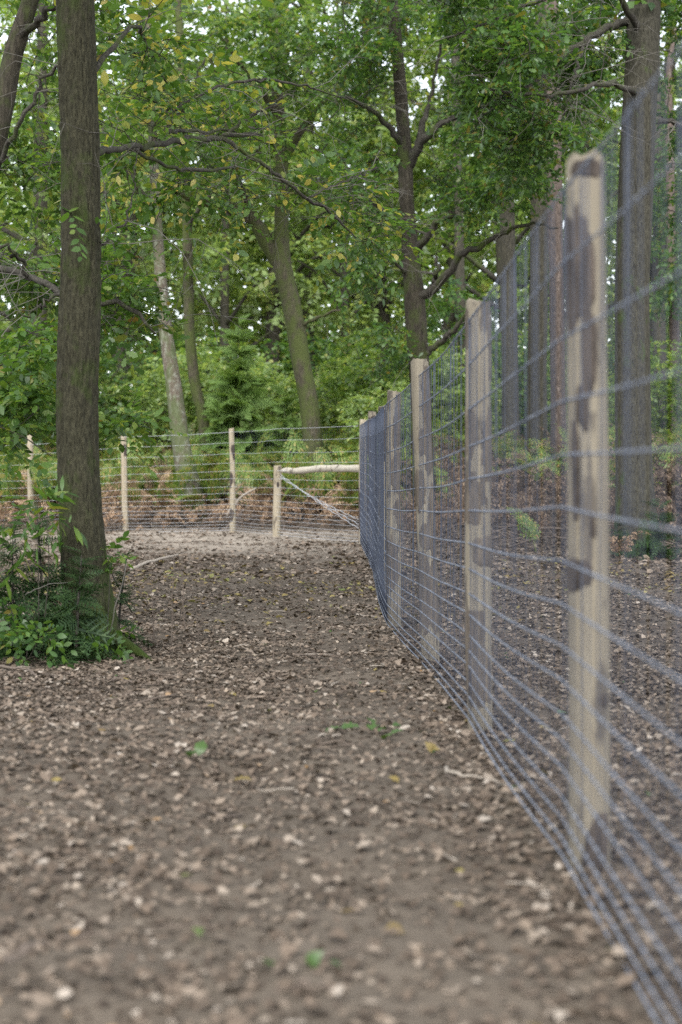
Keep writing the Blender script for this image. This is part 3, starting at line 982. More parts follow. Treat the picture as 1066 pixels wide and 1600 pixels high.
sh = [proto_shrub('understorey_shrub', 'hazel', 31, 3.2, 1.7, 150, 'mid'), proto_shrub('understorey_shrub', 'pale', 32, 2.6, 1.5, 140, 'mid'), proto_shrub('understorey_shrub', 'deep', 33, 3.6, 1.8, 150, 'mid')]
spread_copies(sh, [
    (0, 10, 37, 1.0, .2, 'green shrub behind the far fence at the left edge of the photo'),
    (2, 120, 35, 1.1, 1.5, 'dark shrub behind the far fence, hidden in part by the furrowed trunk'),
    (1, 205, 35, 1.0, 2.6, 'pale silvery-green shrub left of the lichened trunk'),
    (0, 345, 42, 1.2, 3.0, 'green shrub behind the young fir beyond the far fence'),
    (1, 420, 40, 1.1, 4.4, 'pale shrub between the young fir and the twin-stemmed tree'),
    (1, 545, 38, 1.1, 5.1, 'bright shrub above the corner post of the fence'),
    (0, 600, 36, 1.15, .9, 'green shrub seen just left of the forked oak'),
    (2, 520, 44, 1.3, 2.0, 'dark green shrub right behind the twin-stemmed tree'),
    (0, 690, 38, 1.0, 3.6, 'green shrub behind the netting, right of the forked oak'),
    (2, 770, 42, 1.1, 1.2, 'dark shrub behind the left one of the two straight trunks'),
    (1, 900, 41, 1.0, 5.9, 'pale shrub seen right of the nearest fence post'),
    (0, 1045, 34, .9, 2.2, 'green shrub right of the thick grey trunk'),
    (2, 960, 45, 1.2, .5, 'dark shrub far back behind the thick grey trunk'),
    (2, 280, 46, 1.3, 4.9, 'dark shrub far back behind the slender mossy trunk'),
    (1, 300, 37, 1.15, 3.4, 'pale silvery shrub filling the gap between the lichened and the slender trunk'),
    (1, 610, 33, .9, 2.3, 'pale shrub right behind the top of the corner post'),
    (1, 700, 35, 1.0, .4, 'pale shrub behind the netting between the third and second post'),
    (0, 845, 44, 1.35, 1.9, 'tall green shrub behind the right one of the two straight trunks'),
    (1, 760, 46, 1.4, 3.1, 'pale shrub far back between the second fence post and the straight trunks'),
])


def far_wood():
    lv = MB(); n = 5000
    x = rng.uniform(-42, 42, n); y = rng.uniform(66, 92, n)
    top = 14 + 11 * vn(x * .16 + 3, y * .16, 5)
    z = rng.random(n) ** 1.35 * top
    c = np.stack([x, y, z + 1.6], 1)
    d = rand_dirs(n * 3, -.5, .4)
    pos = np.repeat(c, 3, 0) + rng.normal(0, .5, (n * 3, 3))
    place_any(lv, SPRAYS['veryfar'], pos, basis(d, np.array([0, 0, 1.]) + rng.normal(0, .4, d.shape)), rng.uniform(1.2, 2.3, len(pos)))
    o = link('far_wood', lv.mesh('far_wood', M['pale']))
    tag(o, 'distant green foliage closing off the view through the wood', 'wood', kind='stuff')


far_wood()

# ------------------------------------------------------------------ bracken
def make_frond(L, stalk, pairs, width, arch, teeth=5, droopy=.15):
    """one frond: bare stalk, then a blade arching over along +Y; pinnae are combs of small leaflets"""
    n = 24
    t = np.linspace(0, 1, n)
    ang = math.radians(82) - arch * np.clip((t - .25) / .75, 0, 1) ** 1.1
    step = L / (n - 1)
    y = np.concatenate([[0], np.cumsum(np.cos(ang[:-1]) * step)])
    z = np.concatenate([[0], np.cumsum(np.sin(ang[:-1]) * step)])
    V = []; T = []

    def tri(a, b, c):
        T.append((len(V), len(V) + 1, len(V) + 2)); V.extend([a, b, c])
    for i in range(n - 1):      # stalk
        w = .005 * (1 - t[i] * .7)
        tri((-w, y[i], z[i]), (w, y[i], z[i]), (0, y[i + 1], z[i + 1]))
    for k in range(pairs):
        f = stalk + (1 - stalk) * (k + .3) / pairs
        i = min(int(f * (n - 1)), n - 2)
        p = np.array([0, y[i], z[i]]); tg = np.array([0, math.cos(ang[i]), math.sin(ang[i])])
        nr = np.array([0, -tg[2], tg[1]])
        g = (k + .3) / pairs
        pl = width * (1 - g) ** .8 * (1 if g > .12 else .8) * rng.uniform(.85, 1.1)
        for s in (-1, 1):
            dr = np.array([s, 0, 0]) * .92 + tg * .38 - nr * droopy * rng.uniform(.3, 1.6)
            dr /= np.linalg.norm(dr)
            w2 = np.cross(dr, nr); w2 /= np.linalg.norm(w2)
            a = p
            for m in range(teeth):
                h = (m + .2) / teeth
                b = p + dr * pl * h
                wl = pl * .34 * (1 - h) + .014
                e = dr * pl * .8 / teeth
                tri(b, b + e, b + w2 * wl + e * .9 + nr * rng.normal(0, .006))
                tri(b, b - w2 * wl + e * .9 + nr * rng.normal(0, .006), b + e)
            tri(p + dr * pl * .8 - w2 * .006, p + dr * pl * .8 + w2 * .006, p + dr * pl)
    return np.array(V), np.zeros((0, 4), np.int64), np.array(T, np.int64)


def join_islands(tm):
    """weld-free but one colour per frond is wanted: share the stalk base vertex of every triangle"""
    return tm


FRONDS = [make_frond(rng.uniform(.85, 1.15), .33, 13, rng.uniform(.2, .28), math.radians(rng.uniform(75, 120)), 4) for _ in range(8)]
DEADFR = [make_frond(rng.uniform(.8, 1.1), .25, 12, rng.uniform(.12, .2), math.radians(rng.uniform(110, 170)), 3, .9) for _ in range(8)]


def bracken_field(name, label, mat, tmpl, n, xr, yr, keep, smin, smax, cat, lean=.35):
    x = rng.uniform(*xr, n * 3); y = rng.uniform(*yr, n * 3)
    ok = keep(x, y)
    x, y = x[ok][:n], y[ok][:n]
    pos = np.stack([x, y, ground(x, y) - .03], 1)
    a = rng.uniform(0, 2 * math.pi, len(x))
    d = np.stack([np.cos(a), np.sin(a), rng.normal(0, lean, len(x))], 1)
    up = np.array([0, 0, 1.]) + rng.normal(0, lean * .7, d.shape)
    mb = MB()
    place_any(mb, tmpl, pos, basis(d, up), rng.uniform(smin, smax, len(x)))
    o = link(name, mb.mesh(name, M[mat]))
    tag(o, label, cat, kind='stuff')


inview = lambda x, y: np.abs(x) < y * .27 + 1.0
bracken_field('bracken', 'green and yellowing bracken behind the far fence', 'fern', FRONDS, 720, (-9, 1.2), (29.6, 36),
              lambda x, y: inview(x, y) & (vn(x * .6, y * .6, 2) > .18), 1.2, 1.8, 'bracken')
bracken_field('dead_bracken', 'brown collapsed bracken low behind the far fence', 'deadfern', DEADFR, 650, (-10, 1.0), (28.2, 33),
              lambda x, y: inview(x, y), .65, 1.2, 'dead bracken', .5)
bracken_field('dead_bracken', 'rusty fronds standing among the green bracken behind the far fence', 'deadfern', FRONDS, 330, (-9, 1.2), (29.3, 35),
              inview, .9, 1.4, 'dead bracken', .4)
bracken_field('dead_bracken', 'brown bracken bank behind the near fence', 'deadfern_dark', DEADFR, 720, (1.1, 10), (20.6, 33),
              lambda x, y: inview(x, y) & (y > 21.2 + 1.2 * vn(x, 3)) & (np.hypot(x - 4.13, y - 20) > .5), 1.05, 1.6, 'dead bracken', .4)
bracken_field('bracken', 'green bracken under the straight trunks behind the near fence', 'fern', FRONDS, 190, (1.0, 9), (25, 36),
              lambda x, y: inview(x, y) & (vn(x * .7, y * .7, 4) > .45), 1.0, 1.4, 'bracken')


def fern_plant(name, label, px, py, d, n, scale, mat, tmpl, face=None):
    x, y, _ = P(px, py, d)
    b = np.array([x, y, float(ground(x, y))])
    root = thing(name, label, 'fern', b, 'single ferns')
    for k in range(n):
        mb = MB()
        a = face + rng.normal(0, .5) if face is not None else k * 2 * math.pi / n + rng.normal(0, .3)
        dr = np.array([[math.cos(a), math.sin(a), 0]])
        place(mb, tmpl[int(rng.integers(len(tmpl)))], np.zeros((1, 3)), basis(dr, np.array([[rng.normal(0, .2), rng.normal(0, .2), 1.]])), [scale * rng.uniform(.85, 1.1)])
        link('frond', mb.mesh('frond', M[mat]), root)
    return root


fern_plant('fern', 'pale green arching fern behind the strut post of the far fence', 520, 760, 30.6, 7, 1.15, 'fern', FRONDS)
fern_plant('fern', 'withered brown fern at the foot of the thick grey trunk', 972, 840, 18.6, 6, .85, 'deadfern', DEADFR)
fern_plant('fern', 'green drooping fern beside the nearest fence post, in front of the brown bracken', 838, 855, 20.2, 5, .8, 'fern', FRONDS, 2.6)
fern_plant('fern', 'bright green fern standing left of the corner post', 548, 740, 29.5, 7, 1.0, 'fern', FRONDS)
fern_plant('fern', 'green fern behind the far fence, left of the lichened trunk', 230, 770, 30.5, 6, .9, 'fern', FRONDS)

# ------------------------------------------------------------------ young firs
def fir_spray(L, nl, wn_, side=.42, needles=.0065):
    """flat fir twig along +Y with side twigs and needles (thin triangles)"""
    V = []; T = []

    def tri(a, b, c):
        T.append((len(V), len(V) + 1, len(V) + 2)); V.extend([a, b, c])

    def twig(p, d, l):
        m = max(3, int(l / needles))
        s = np.cross(d, [0, 0, 1.0]); s /= np.linalg.norm(s)
        tri(p - s * nl * .42, p + s * nl * .42, p + d * l * .8)
        tri(p + d * l * .25 - s * nl * .4, p + d * l * .25 + s * nl * .4, p + d * l)
        for i in range(m):
            q = p + d * l * (i + .3) / m
            for sg in (-1, 1):
                e = s * sg * .85 + d * .55 + np.array([0, 0, rng.normal(.05, .5)])
                e /= np.linalg.norm(e)
                tri(q - d * wn_, q + d * wn_, q + e * nl * rng.uniform(.8, 1.15))
    yv = np.array([0, 1.0, 0])
    twig(np.zeros(3), yv, L)
    k = int(L / .05)
    for i in range(k):
        f = (i + .6) / k
        for sg in (-1, 1):
            l = L * side * max(1 - f, 0.0) ** .8 * rng.uniform(.75, 1.1) + .02
            d = np.array([sg * .8, .6, rng.normal(-.06, .08)]); d /= np.linalg.norm(d)
            twig(yv * L * f, d, l)
    V = np.array(V); V[:, 2] -= .28 * V[:, 1] ** 2 / L
    return V, np.zeros((0, 4), np.int64), np.array(T, np.int64)


FIR_NEAR = [fir_spray(rng.uniform(.3, .42), .026, .0045, .5, .018) for _ in range(5)]
FIR_FAR = [fir_spray(rng.uniform(.55, .8), .055, .009, .45, .027) for _ in range(5)]


def make_fir(name, label, base, h, whorls, tmpl, mat, per=5, spread=1.0, tip=.15, group='young firs', lean=(0, 0)):
    root = thing(name, label, 'young fir', base, group)
    sb = MB()
    q = resample([[0, 0, -.1], [lean[0] * .4, lean[1] * .4, h * .5], [lean[0], lean[1], h]], 12)
    tube(sb, q, np.linspace(.012 + .006 * h, .003, 12), 6)
    link('stem', sb.mesh('stem', M['limb'], smooth=True), root)
    pos = []; dr = []; sc = []
    for i in range(whorls):
        f = .1 + .9 * i / (whorls - 1)
        p = q[min(int(f * 11), 11)]
        k = per if i < whorls - 1 else 3
        for j in range(k):
            a = j * 2 * math.pi / k + rng.uniform(0, 6)
            up = -.15 + .85 * f ** 2 + rng.normal(0, .22)
            pos.append(p + [0, 0, rng.normal(0, .02)]); dr.append([math.cos(a), math.sin(a), up + rng.normal(0, .1)])
            sc.append(max(tip, max(1 - f, 0.0) ** .75) * spread * rng.uniform(.8, 1.15))
    dr = np.array(dr); fb = MB()
    place_any(fb, tmpl, np.array(pos), basis(dr, np.array([0, 0, 1.]) + rng.normal(0, .55, dr.shape)), np.array(sc))
    link('needles', fb.mesh('needles', M[mat]), root)
    return root


def gp(px, d):
    x = (px - 533) / FPX * d
    return np.array([x, d, float(ground(x, d))])


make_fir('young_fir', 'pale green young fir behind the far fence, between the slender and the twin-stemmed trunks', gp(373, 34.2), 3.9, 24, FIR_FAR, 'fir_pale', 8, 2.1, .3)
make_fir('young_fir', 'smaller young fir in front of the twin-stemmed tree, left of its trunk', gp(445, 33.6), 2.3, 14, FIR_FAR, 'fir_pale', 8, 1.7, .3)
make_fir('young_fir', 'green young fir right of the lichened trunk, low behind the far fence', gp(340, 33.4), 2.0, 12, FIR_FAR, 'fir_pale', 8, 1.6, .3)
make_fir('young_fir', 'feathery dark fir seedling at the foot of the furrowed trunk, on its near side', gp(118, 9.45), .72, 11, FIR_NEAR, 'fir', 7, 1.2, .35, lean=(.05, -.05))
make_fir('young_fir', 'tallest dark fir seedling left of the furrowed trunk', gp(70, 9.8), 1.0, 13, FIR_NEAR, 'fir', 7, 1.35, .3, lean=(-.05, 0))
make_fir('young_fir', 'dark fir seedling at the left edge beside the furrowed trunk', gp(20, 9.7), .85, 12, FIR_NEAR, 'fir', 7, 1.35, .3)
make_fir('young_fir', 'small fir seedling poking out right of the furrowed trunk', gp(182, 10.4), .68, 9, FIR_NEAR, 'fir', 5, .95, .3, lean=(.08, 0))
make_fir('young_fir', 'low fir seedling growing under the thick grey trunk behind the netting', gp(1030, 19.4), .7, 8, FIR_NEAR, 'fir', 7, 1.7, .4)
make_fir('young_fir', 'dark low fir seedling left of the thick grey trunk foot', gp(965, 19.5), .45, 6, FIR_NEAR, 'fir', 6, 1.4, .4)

# ------------------------------------------------------------------ leafy plants around the furrowed trunk and the left edge
LANCE = [(0, 0), (.3, .1), (.6, .11), (1, 0)]
SPRAYS['herb'] = [make_spray(OVATE, 7, .16, .06, flat=.5) for _ in range(6)]
SPRAYS['lance'] = [make_spray(LANCE, 8, .2, .13, flat=.5, spread=(40, 80)) for _ in range(6)]


def leafy_plant(name, label, base, stems, centers, kind, leaf, nspray=4, cat='plant', r=.005, group='leafy plants left of the path'):
    root = thing(name, label, cat, base, group)
    sb = MB(); sk = []
    for s in stems:
        q = resample(s, 10)
        tube(sb, q, np.linspace(r, r * .4, 10), 5); sk.append(q[3:])
    lv = MB()
    grow_foliage(sb, lv, np.concatenate(sk), centers, kind, nspray, r0=r * .7, spread=.15)
    link('stems', sb.mesh('stems', M['limb'], base, smooth=True), root)
    link('foliage', lv.mesh('foliage', M[leaf], base), root)


b = gp(-70, 11.6)
leafy_plant('overhanging_beech', 'leafy beech sapling reaching in from the left edge, in front of the far fence', b,
            [[b - [0, 0, .1], P(-40, 800, 11.5), P(10, 690, 11.3), P(60, 640, 11.2)], [b, P(-60, 700, 11.5), P(0, 665, 11.2), P(80, 712, 11.0)],
             [b, P(-50, 640, 11.6), P(20, 560, 11.6), P(60, 520, 11.6)]],
            np.concatenate([ell(25, 620, 11.4, 55, 50, .5, 22), ell(10, 690, 11.1, 30, 20, .3, 5), ell(60, 545, 11.6, 50, 40, .5, 10)]), 'ovate', 'oak', 4, 'sapling', .012)
b = gp(215, 13.2)
leafy_plant('hanging_beech_twig', 'thin beech sapling holding flat green leaves out right of the furrowed trunk', b,
            [[b - [0, 0, .1], P(160, 860, 12.6), P(135, 720, 12.2), P(180, 664, 12), P(235, 668, 11.9)]],
            np.concatenate([ell(205, 660, 12, 40, 6, .3, 6), ell(162, 672, 12, 10, 12, .2, 3)]), 'ovate', 'oak', 3, 'sapling', .007)
b = gp(40, 9.3)
leafy_plant('bramble', 'light green bramble at the bottom left of the furrowed trunk', b,
            [[b - [0, 0, .05], P(20, 960, 9.3), P(5, 930, 9.2)], [b, P(50, 970, 9.3), P(60, 950, 9.2)], [b, P(70, 985, 9.2), P(85, 985, 9.1)]],
            np.concatenate([ell(12, 975, 9.25, 32, 30, .2, 12), ell(58, 990, 9.15, 24, 16, .12, 6)]), 'herb', 'deep', 3, 'bramble')
b = gp(62, 9.6)
leafy_plant('upright_herb', 'upright plant with narrow pointed leaves left of the furrowed trunk', b,
            [[b - [0, 0, .05], P(60, 880, 9.6), P(58, 775, 9.6)], [b, P(76, 900, 9.6), P(74, 800, 9.55)], [b, P(30, 900, 9.6), P(22, 815, 9.6)]],
            np.concatenate([ell(58, 790, 9.6, 10, 18, .05, 2), ell(74, 810, 9.55, 10, 14, .05, 2), ell(20, 830, 9.6, 10, 16, .06, 2), ell(45, 880, 9.6, 30, 30, .1, 1)]), 'lance', 'oak', 3, 'plant')
b = gp(165, 9.85)
leafy_plant('ground_herb', 'small light green herb on the right side of the furrowed trunk foot', b,
            [[b - [0, 0, .05], P(172, 900, 9.9), P(172, 865, 9.9)], [b, P(178, 985, 9.7), P(182, 1000, 9.6)]],
            np.concatenate([ell(174, 868, 9.95, 10, 14, .06, 4), ell(178, 1004, 9.6, 12, 5, .06, 2), ell(130, 995, 9.5, 26, 8, .06, 2)]), 'herb', 'oak', 3, 'herb')

# ------------------------------------------------------------------ fence
MESH_X = [(.63, .3), (.62, 1.4), (.62, 4.0), (.60, 6.7), (.51, 9.4), (.39, 12.0), (.38, 15.3), (.365, 19.0), (.305, 22.75)]
MESH_DZ = [0, 0, 0, -.08, -.15, -.2, -.17, -.07, -.02]
WIRE_Z = [1.90, 1.70, 1.49, 1.314, 1.164, 1.017, .865, .743, .628, .532, .434, .361, .287, .204, .143, .086, .04]
CORNER = np.array([.37, 22.82])


def post_mesh(h, r, seed, lean=(0, 0), taper=.06, sides=20, rings=26, bury=.3, chamfer=.007, flat=.0):
    """a cleft or peeled round post: uneven section, slight sweep, chamfered sawn top"""
    z = np.concatenate([np.linspace(-bury, h - chamfer, rings), [h]])
    f = np.clip(z / h, 0, 1)
    sw = .012 * np.sin(f * 3.1 + seed)
    c = np.stack([lean[0] * f + sw, lean[1] * f + .6 * sw, z], 1)

    def rf(th, zz):
        n = vn(np.cos(th) * 1.1 + seed, np.sin(th) * 1.1 + seed * 2, zz * 1.6)
        n2 = vn(np.cos(th) * 3 + seed, np.sin(th) * 3, zz * 6 + 4)
        return 1 + .16 * (n - .5) + .05 * (n2 - .5) + .05 * np.cos(2 * th + seed)
    rad = r * (1 + taper * (.5 - f)); rad[-1] *= .955
    return c, rad, rf


def make_post(label, loc, h, r, seed, mat='post', lean=(0, 0), patches=(), name='fence_post', group='posts of the near fence', cat='fence post', pmat='bark_patch'):
    c, rad, rf = post_mesh(h, r, seed, lean)
    mb = MB(); n = len(c); S = 24
    th = np.arange(S) * 2 * math.pi / S
    R = rad[:, None] * rf(th[None], c[:, 2][:, None])
    V = c[:, None, :] + np.stack([np.sin(th)[None] * R, -np.cos(th)[None] * R, np.zeros_like(R)], -1)
    V[-1, :, 2] += .012 * np.sin(th + seed) + .006 * rng.normal(size=S)
    i, j = np.meshgrid(np.arange(n - 1), np.arange(S), indexing='ij')
    a = i * S + j; b_ = i * S + (j + 1) % S
    Vt = np.vstack([V.reshape(-1, 3), c[-1] + [0, 0, .004]])
    k = np.arange(S)
    mb.add(Vt, np.stack([a, b_, b_ + S, a + S], -1).reshape(-1, 4), np.stack([(n - 1) * S + k, (n - 1) * S + (k + 1) % S, np.full(S, n * S)], 1))
    o = link(name, mb.mesh(name, M[mat], smooth=True), None, loc)
    es = o.modifiers.new('edge', 'EDGE_SPLIT'); es.split_angle = math.radians(40)
    tag(o, label, cat, group)
    for pi, (u0, u1, z0, z1) in enumerate(patches):      # leftovers of bark, a few mm proud of the wood
        t0, t1 = math.asin(max(-.98, min(.98, u0))), math.asin(max(-.98, min(.98, u1)))
        if u0 <= -1: t0 = -2.2
        if u1 >= 1: t1 = 2.2
        nt_, nz = 19, max(12, int((z1 - z0) / .008))
        tt = np.linspace(t0, t1, nt_); zz = np.linspace(z0, z1, nz)
        T_, Z_ = np.meshgrid(tt, zz)
        U = (T_ - t0) / (t1 - t0) * 2 - 1; Wz = (Z_ - z0) / (z1 - z0) * 2 - 1
        edge = 1 - (np.abs(U) ** 2.2 + np.abs(Wz) ** 2.2)
        field = edge + (vn(T_ * 2.4 + pi * 7 + seed, Z_ * 8, seed) - .5) * 1.5 + (vn(T_ * 9 + seed, Z_ * 30, pi) - .5) * .4 - .08
        inside = field > -.1
        cx = np.interp(Z_, c[:, 2], c[:, 0]); cy = np.interp(Z_, c[:, 2], c[:, 1]); rr = np.interp(Z_, c[:, 2], rad)
        off = np.clip(field * .03, -.005, .0035) + .002 * (vn(T_ * 12, Z_ * 40, 2) - .5)
        Rr = rr * rf(T_, Z_) + off
        Vp = np.stack([cx + np.sin(T_) * Rr, cy - np.cos(T_) * Rr, Z_], -1)
        ii, jj = np.meshgrid(np.arange(nz - 1), np.arange(nt_ - 1), indexing='ij')
        anyin = inside[:-1, :-1] | inside[1:, :-1] | inside[:-1, 1:] | inside[1:, 1:]
        aa = (ii * nt_ + jj)[anyin]
        if len(aa) == 0: continue
        pm = MB(); pm.add(Vp.reshape(-1, 3), np.stack([aa, aa + 1, aa + nt_ + 1, aa + nt_], -1))
        link('bark_patch', pm.mesh('bark_patch', M[pmat], smooth=True), o)
    return o


def gz(x, y):
    return float(ground(x, y))


def near_post(i, label, h, r, seed, lean, patches):
    x, y = MESH_X[i]
    x += r + .008
    make_post(label, (x, y, MESH_DZ[i]), h, r, seed, 'post', lean, patches, pmat='bark_patch' if i in (2, 6, 7) else 'bark_soft')


near_post(2, 'nearest fence post, blurred pale wood with a long dark bark patch near its top', 1.99, .059, 1.3, (.012, 0),
          [(-1, .25, 1.5, 1.86), (-.5, .35, 1.3, 1.56), (-.75, -.1, 1.22, 1.37), (-.85, -.5, .98, 1.26), (-.1, .2, .93, 1.0), (-1, 0, .78, .88), (-.45, .8, -.02, .17), (.3, .8, .46, .5), (-.9, .6, 1.93, 1.985)])
near_post(3, 'second fence post from the camera, grey-brown with a slanting cut top', 2.0, .058, 4.1, (-.03, 0),
          [(-1, -.2, 1.25, 1.5), (.2, 1, 1.1, 1.5), (-1, .6, .95, 1.2), (-.5, 1, .75, .9), (-1, .9, .1, .55), (-1, -.6, 1.78, 1.97), (.5, 1, 1.6, 1.95)])
near_post(4, 'third fence post, heavily blotched with dark bark', 2.0, .062, 7.7, (-.05, 0),
          [(-.1, 1, 1.55, 1.97), (-.4, 1, 1.25, 1.6), (-1, .4, 1.0, 1.3), (.1, 1, .7, 1.2), (-1, 1, .2, .75), (-.6, .6, .75, .95)])
near_post(5, 'fourth fence post where the netting turns, dark bark down its right side', 2.0, .056, 2.9, (0, 0),
          [(-.2, 1, 1.5, 1.97), (-.5, 1, 1.1, 1.55), (-.1, 1, .85, 1.15), (-1, .8, .3, .8)])
near_post(6, 'fifth fence post, only its dark top showing over the netting', 2.0, .055, 5.5, (0, 0), [(-1, 1, 1.4, 1.97)])
near_post(7, 'sixth fence post, its dark top just right of the corner post', 2.0, .055, 8.4, (0, 0), [(-1, 1, 1.3, 1.96)])
make_post('thick pale corner post where both fences meet', (CORNER[0], CORNER[1], -.02), 1.99, .068, 3.3, 'post_far', (0, 0), [(-1, -.5, .2, .9)], 'corner_post', 'posts of the far fence')

FAR = [(np.array([.30, 22.86]), -.02), (np.array([-1.13, 25.0]), 0), (np.array([-2.06, 27.0]), 0), (np.array([-4.25, 28.0]), -.07), (np.array([-6.34, 29.0]), -.2), (np.array([-8.6, 30.0]), -.22)]
make_post('fence post of the far fence with brown bark blotches, left of the strut post', (FAR[2][0][0] - .0, FAR[2][0][1] + .07, gz(*FAR[2][0]) - .02), 2.0, .055, 6.1, 'post_far', (-.03, 0),
          [(-1, .2, .85, 1.2), (-.3, 1, 1.4, 1.7), (-1, .5, .2, .5)], group='posts of the far fence')
make_post('pale slim post of the far fence just right of the furrowed trunk', (FAR[3][0][0], FAR[3][0][1] + .07, gz(*FAR[3][0]) - .03), 1.93, .056, 9.2, 'post_far', (-.03, 0), [(-.3, 1, 1.5, 1.75)], group='posts of the far fence')
make_post('leftmost post of the far fence, seen left of the furrowed trunk', (FAR[4][0][0], FAR[4][0][1] + .07, gz(*FAR[4][0]) - .03), 1.9, .062, 2.2, 'post_far', (0, 0), [(-.2, .6, 1.2, 1.3)], group='posts of the far fence')
sx, sy = FAR[1][0]
make_post('short strut post carrying the left end of the brace rail', (sx, sy + .08, gz(sx, sy) - .02), 1.28, .07, 5.0, 'post_far', (0, 0), [(-.2, .5, .9, 1.0)], 'strut_post', 'posts of the far fence')

rl = MB()
q = resample([np.array([sx + .07, sy - .0, 1.155]), np.array([sx + .2, sy - .16, 1.165]), np.array([-.75, 24.42, 1.155]), np.array([-.3, 23.75, 1.195]), np.array([CORNER[0] - .05, CORNER[1] + .0, 1.19])], 24)
tube(rl, q, np.concatenate([[.018, .04], np.linspace(.05, .057, 22) + .004 * np.sin(np.arange(22) * 1.3)]), 14, True, rough_fun(4, .22))
o = link('brace_rail', rl.mesh('brace_rail', M['rail'], q[0], smooth=True), None, q[0])
tag(o, 'peeled white log laid as a rail from the strut post to the corner post', 'rail')
root = thing('brace_wire', 'slanting double wire from the strut post top to the corner post foot', 'wire', (sx, sy, 0))
for k in range(3):
    mb = MB()
    a = np.array([sx + .06, sy - .02, 1.1 - .03 * k]); e = np.array([CORNER[0] - .07, CORNER[1] - .0, .22 + .07 * k])
    t = np.linspace(0, 1, 40)[:, None]
    path = a * (1 - t) + e * t - np.array([0, 0, .03]) * np.sin(t * math.pi) + .008 * np.concatenate([np.sin(t * 60 + k * 2), np.cos(t * 60 + k * 2), np.cos(t * 60 + k * 2)], 1)
    tube(mb, path, np.full(40, .0045), 5)
    link('strand', mb.mesh('strand', M['wire_far'], (sx, sy, 0), smooth=True), root)


def netting(name, label, nodes, dzs, wire_r, stay_r, knot, step=.078, top_z=WIRE_Z, wire_mat='wire', dense=None):
    """woven stock fence: graduated line wires, evenly spaced stays, a knot at every crossing"""
    nodes = np.array(nodes, float); dzs = np.array(dzs, float)
    seg = np.linalg.norm(np.diff(nodes, axis=0), axis=1); cum = np.concatenate([[0], np.cumsum(seg)])
    s = np.arange(.04, cum[-1], step)
    X = np.interp(s, cum, nodes[:, 0]); Y = np.interp(s, cum, nodes[:, 1]); DZ = np.interp(s, cum, dzs)
    j = np.clip(np.searchsorted(cum, s, 'right') - 1, 0, len(seg) - 1)
    f = (s - cum[j]) / seg[j]
    belly = np.sin(f * math.pi)
    X = X + belly * .012 * np.sin(j * 2.1 + 1)
    base = np.array([X[0], Y[0], 0])
    root = thing(name, label, 'wire netting', base, 'wire netting')
    kpos = []
    for w, z in enumerate(top_z):
        mb = MB()
        zz = z + DZ - belly * (.006 + .01 * vn(j * 3.3, w * 1.7)) + (vn(s * 1.1, w * 3.1) - .5) * .005
        xx = X + (vn(s * .9 + 5, w * 2.3) - .5) * .004
        pts = np.stack([xx, Y, zz], 1)
        tube(mb, pts, np.full(len(s), wire_r * (1.25 if w in (0, len(top_z) - 1) else 1)), 5)
        link('line_wire', mb.mesh('line_wire', M[wire_mat], base, smooth=True), root)
        kpos.append(pts)
    H = top_z[0] - top_z[-1]
    mb = MB(); zz = np.linspace(0, 1, 9)
    tube(mb, np.stack([.0015 * np.sin(zz * 40), np.zeros(9), zz * H], 1), np.full(9, stay_r), 5)
    sm = mb.mesh('stay_wire', M['stay'], smooth=True)
    sm2 = sm
    if dense:       # heavier stays on the strained length before the corner
        mb = MB()
        tube(mb, np.stack([.0015 * np.sin(zz * 40), np.zeros(9), zz * H], 1), np.full(9, dense[1]), 5)
        sm2 = mb.mesh('stay_wire', M['stay'], smooth=True)
    for k in range(len(s)):
        o = link('stay_wire', sm2 if dense and Y[k] > dense[0] else sm, root, np.array([X[k], Y[k], top_z[-1] + DZ[k]]) - base)
        o.rotation_euler = (rng.normal(0, .004), rng.normal(0, .003), rng.uniform(0, 3))
    kp = np.concatenate(kpos)
    oc = np.array([(1, 0, 0), (0, 1, 0), (-1, 0, 0), (0, -1, 0), (0, 0, 1), (0, 0, -1)], float) * np.array([1, 1, 1.3])
    ot = np.array([(0, 1, 4), (1, 2, 4), (2, 3, 4), (3, 0, 4), (1, 0, 5), (2, 1, 5), (3, 2, 5), (0, 3, 5)])
    km = MB()
    place(km, (oc, np.zeros((0, 4), np.int64), ot), kp, np.repeat(np.eye(3)[None], len(kp), 0), rng.uniform(.85, 1.15, len(kp)) * knot)
    o = link('knots', km.mesh('knots', M[wire_mat], base), root)
    o['kind'] = 'stuff'


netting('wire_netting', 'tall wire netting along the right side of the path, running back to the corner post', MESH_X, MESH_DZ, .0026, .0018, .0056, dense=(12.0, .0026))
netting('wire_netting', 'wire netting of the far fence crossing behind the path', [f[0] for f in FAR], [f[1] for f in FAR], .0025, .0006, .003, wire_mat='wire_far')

# ------------------------------------------------------------------ leaf litter
LITTER = []
for _ in range(14):
    pr = OAK if rng.random() < .3 else (OVATE if rng.random() < .6 else BROAD)
    v, q_, t_ = strip_leaf(pr, rng.uniform(-.35, .45), rng.uniform(-.6, .9))
    v = v - np.array([0, .5, 0]); v[:, 2] += rng.normal(0, .03, len(v))
    LITTER.append((v, q_, t_))


def path_bare(x, y):
    """1 on the trodden line, 0 in the litter"""
    c = np.interp(y, [0, 4, 8, 14, 20, 26], [.25, .2, .15, -.3, -1.2, -2.4])
    w = np.interp(y, [0, 4, 10, 20, 26], [.32, .42, .5, 1.2, 3])
    return np.exp(-((x - c) / w) ** 2)


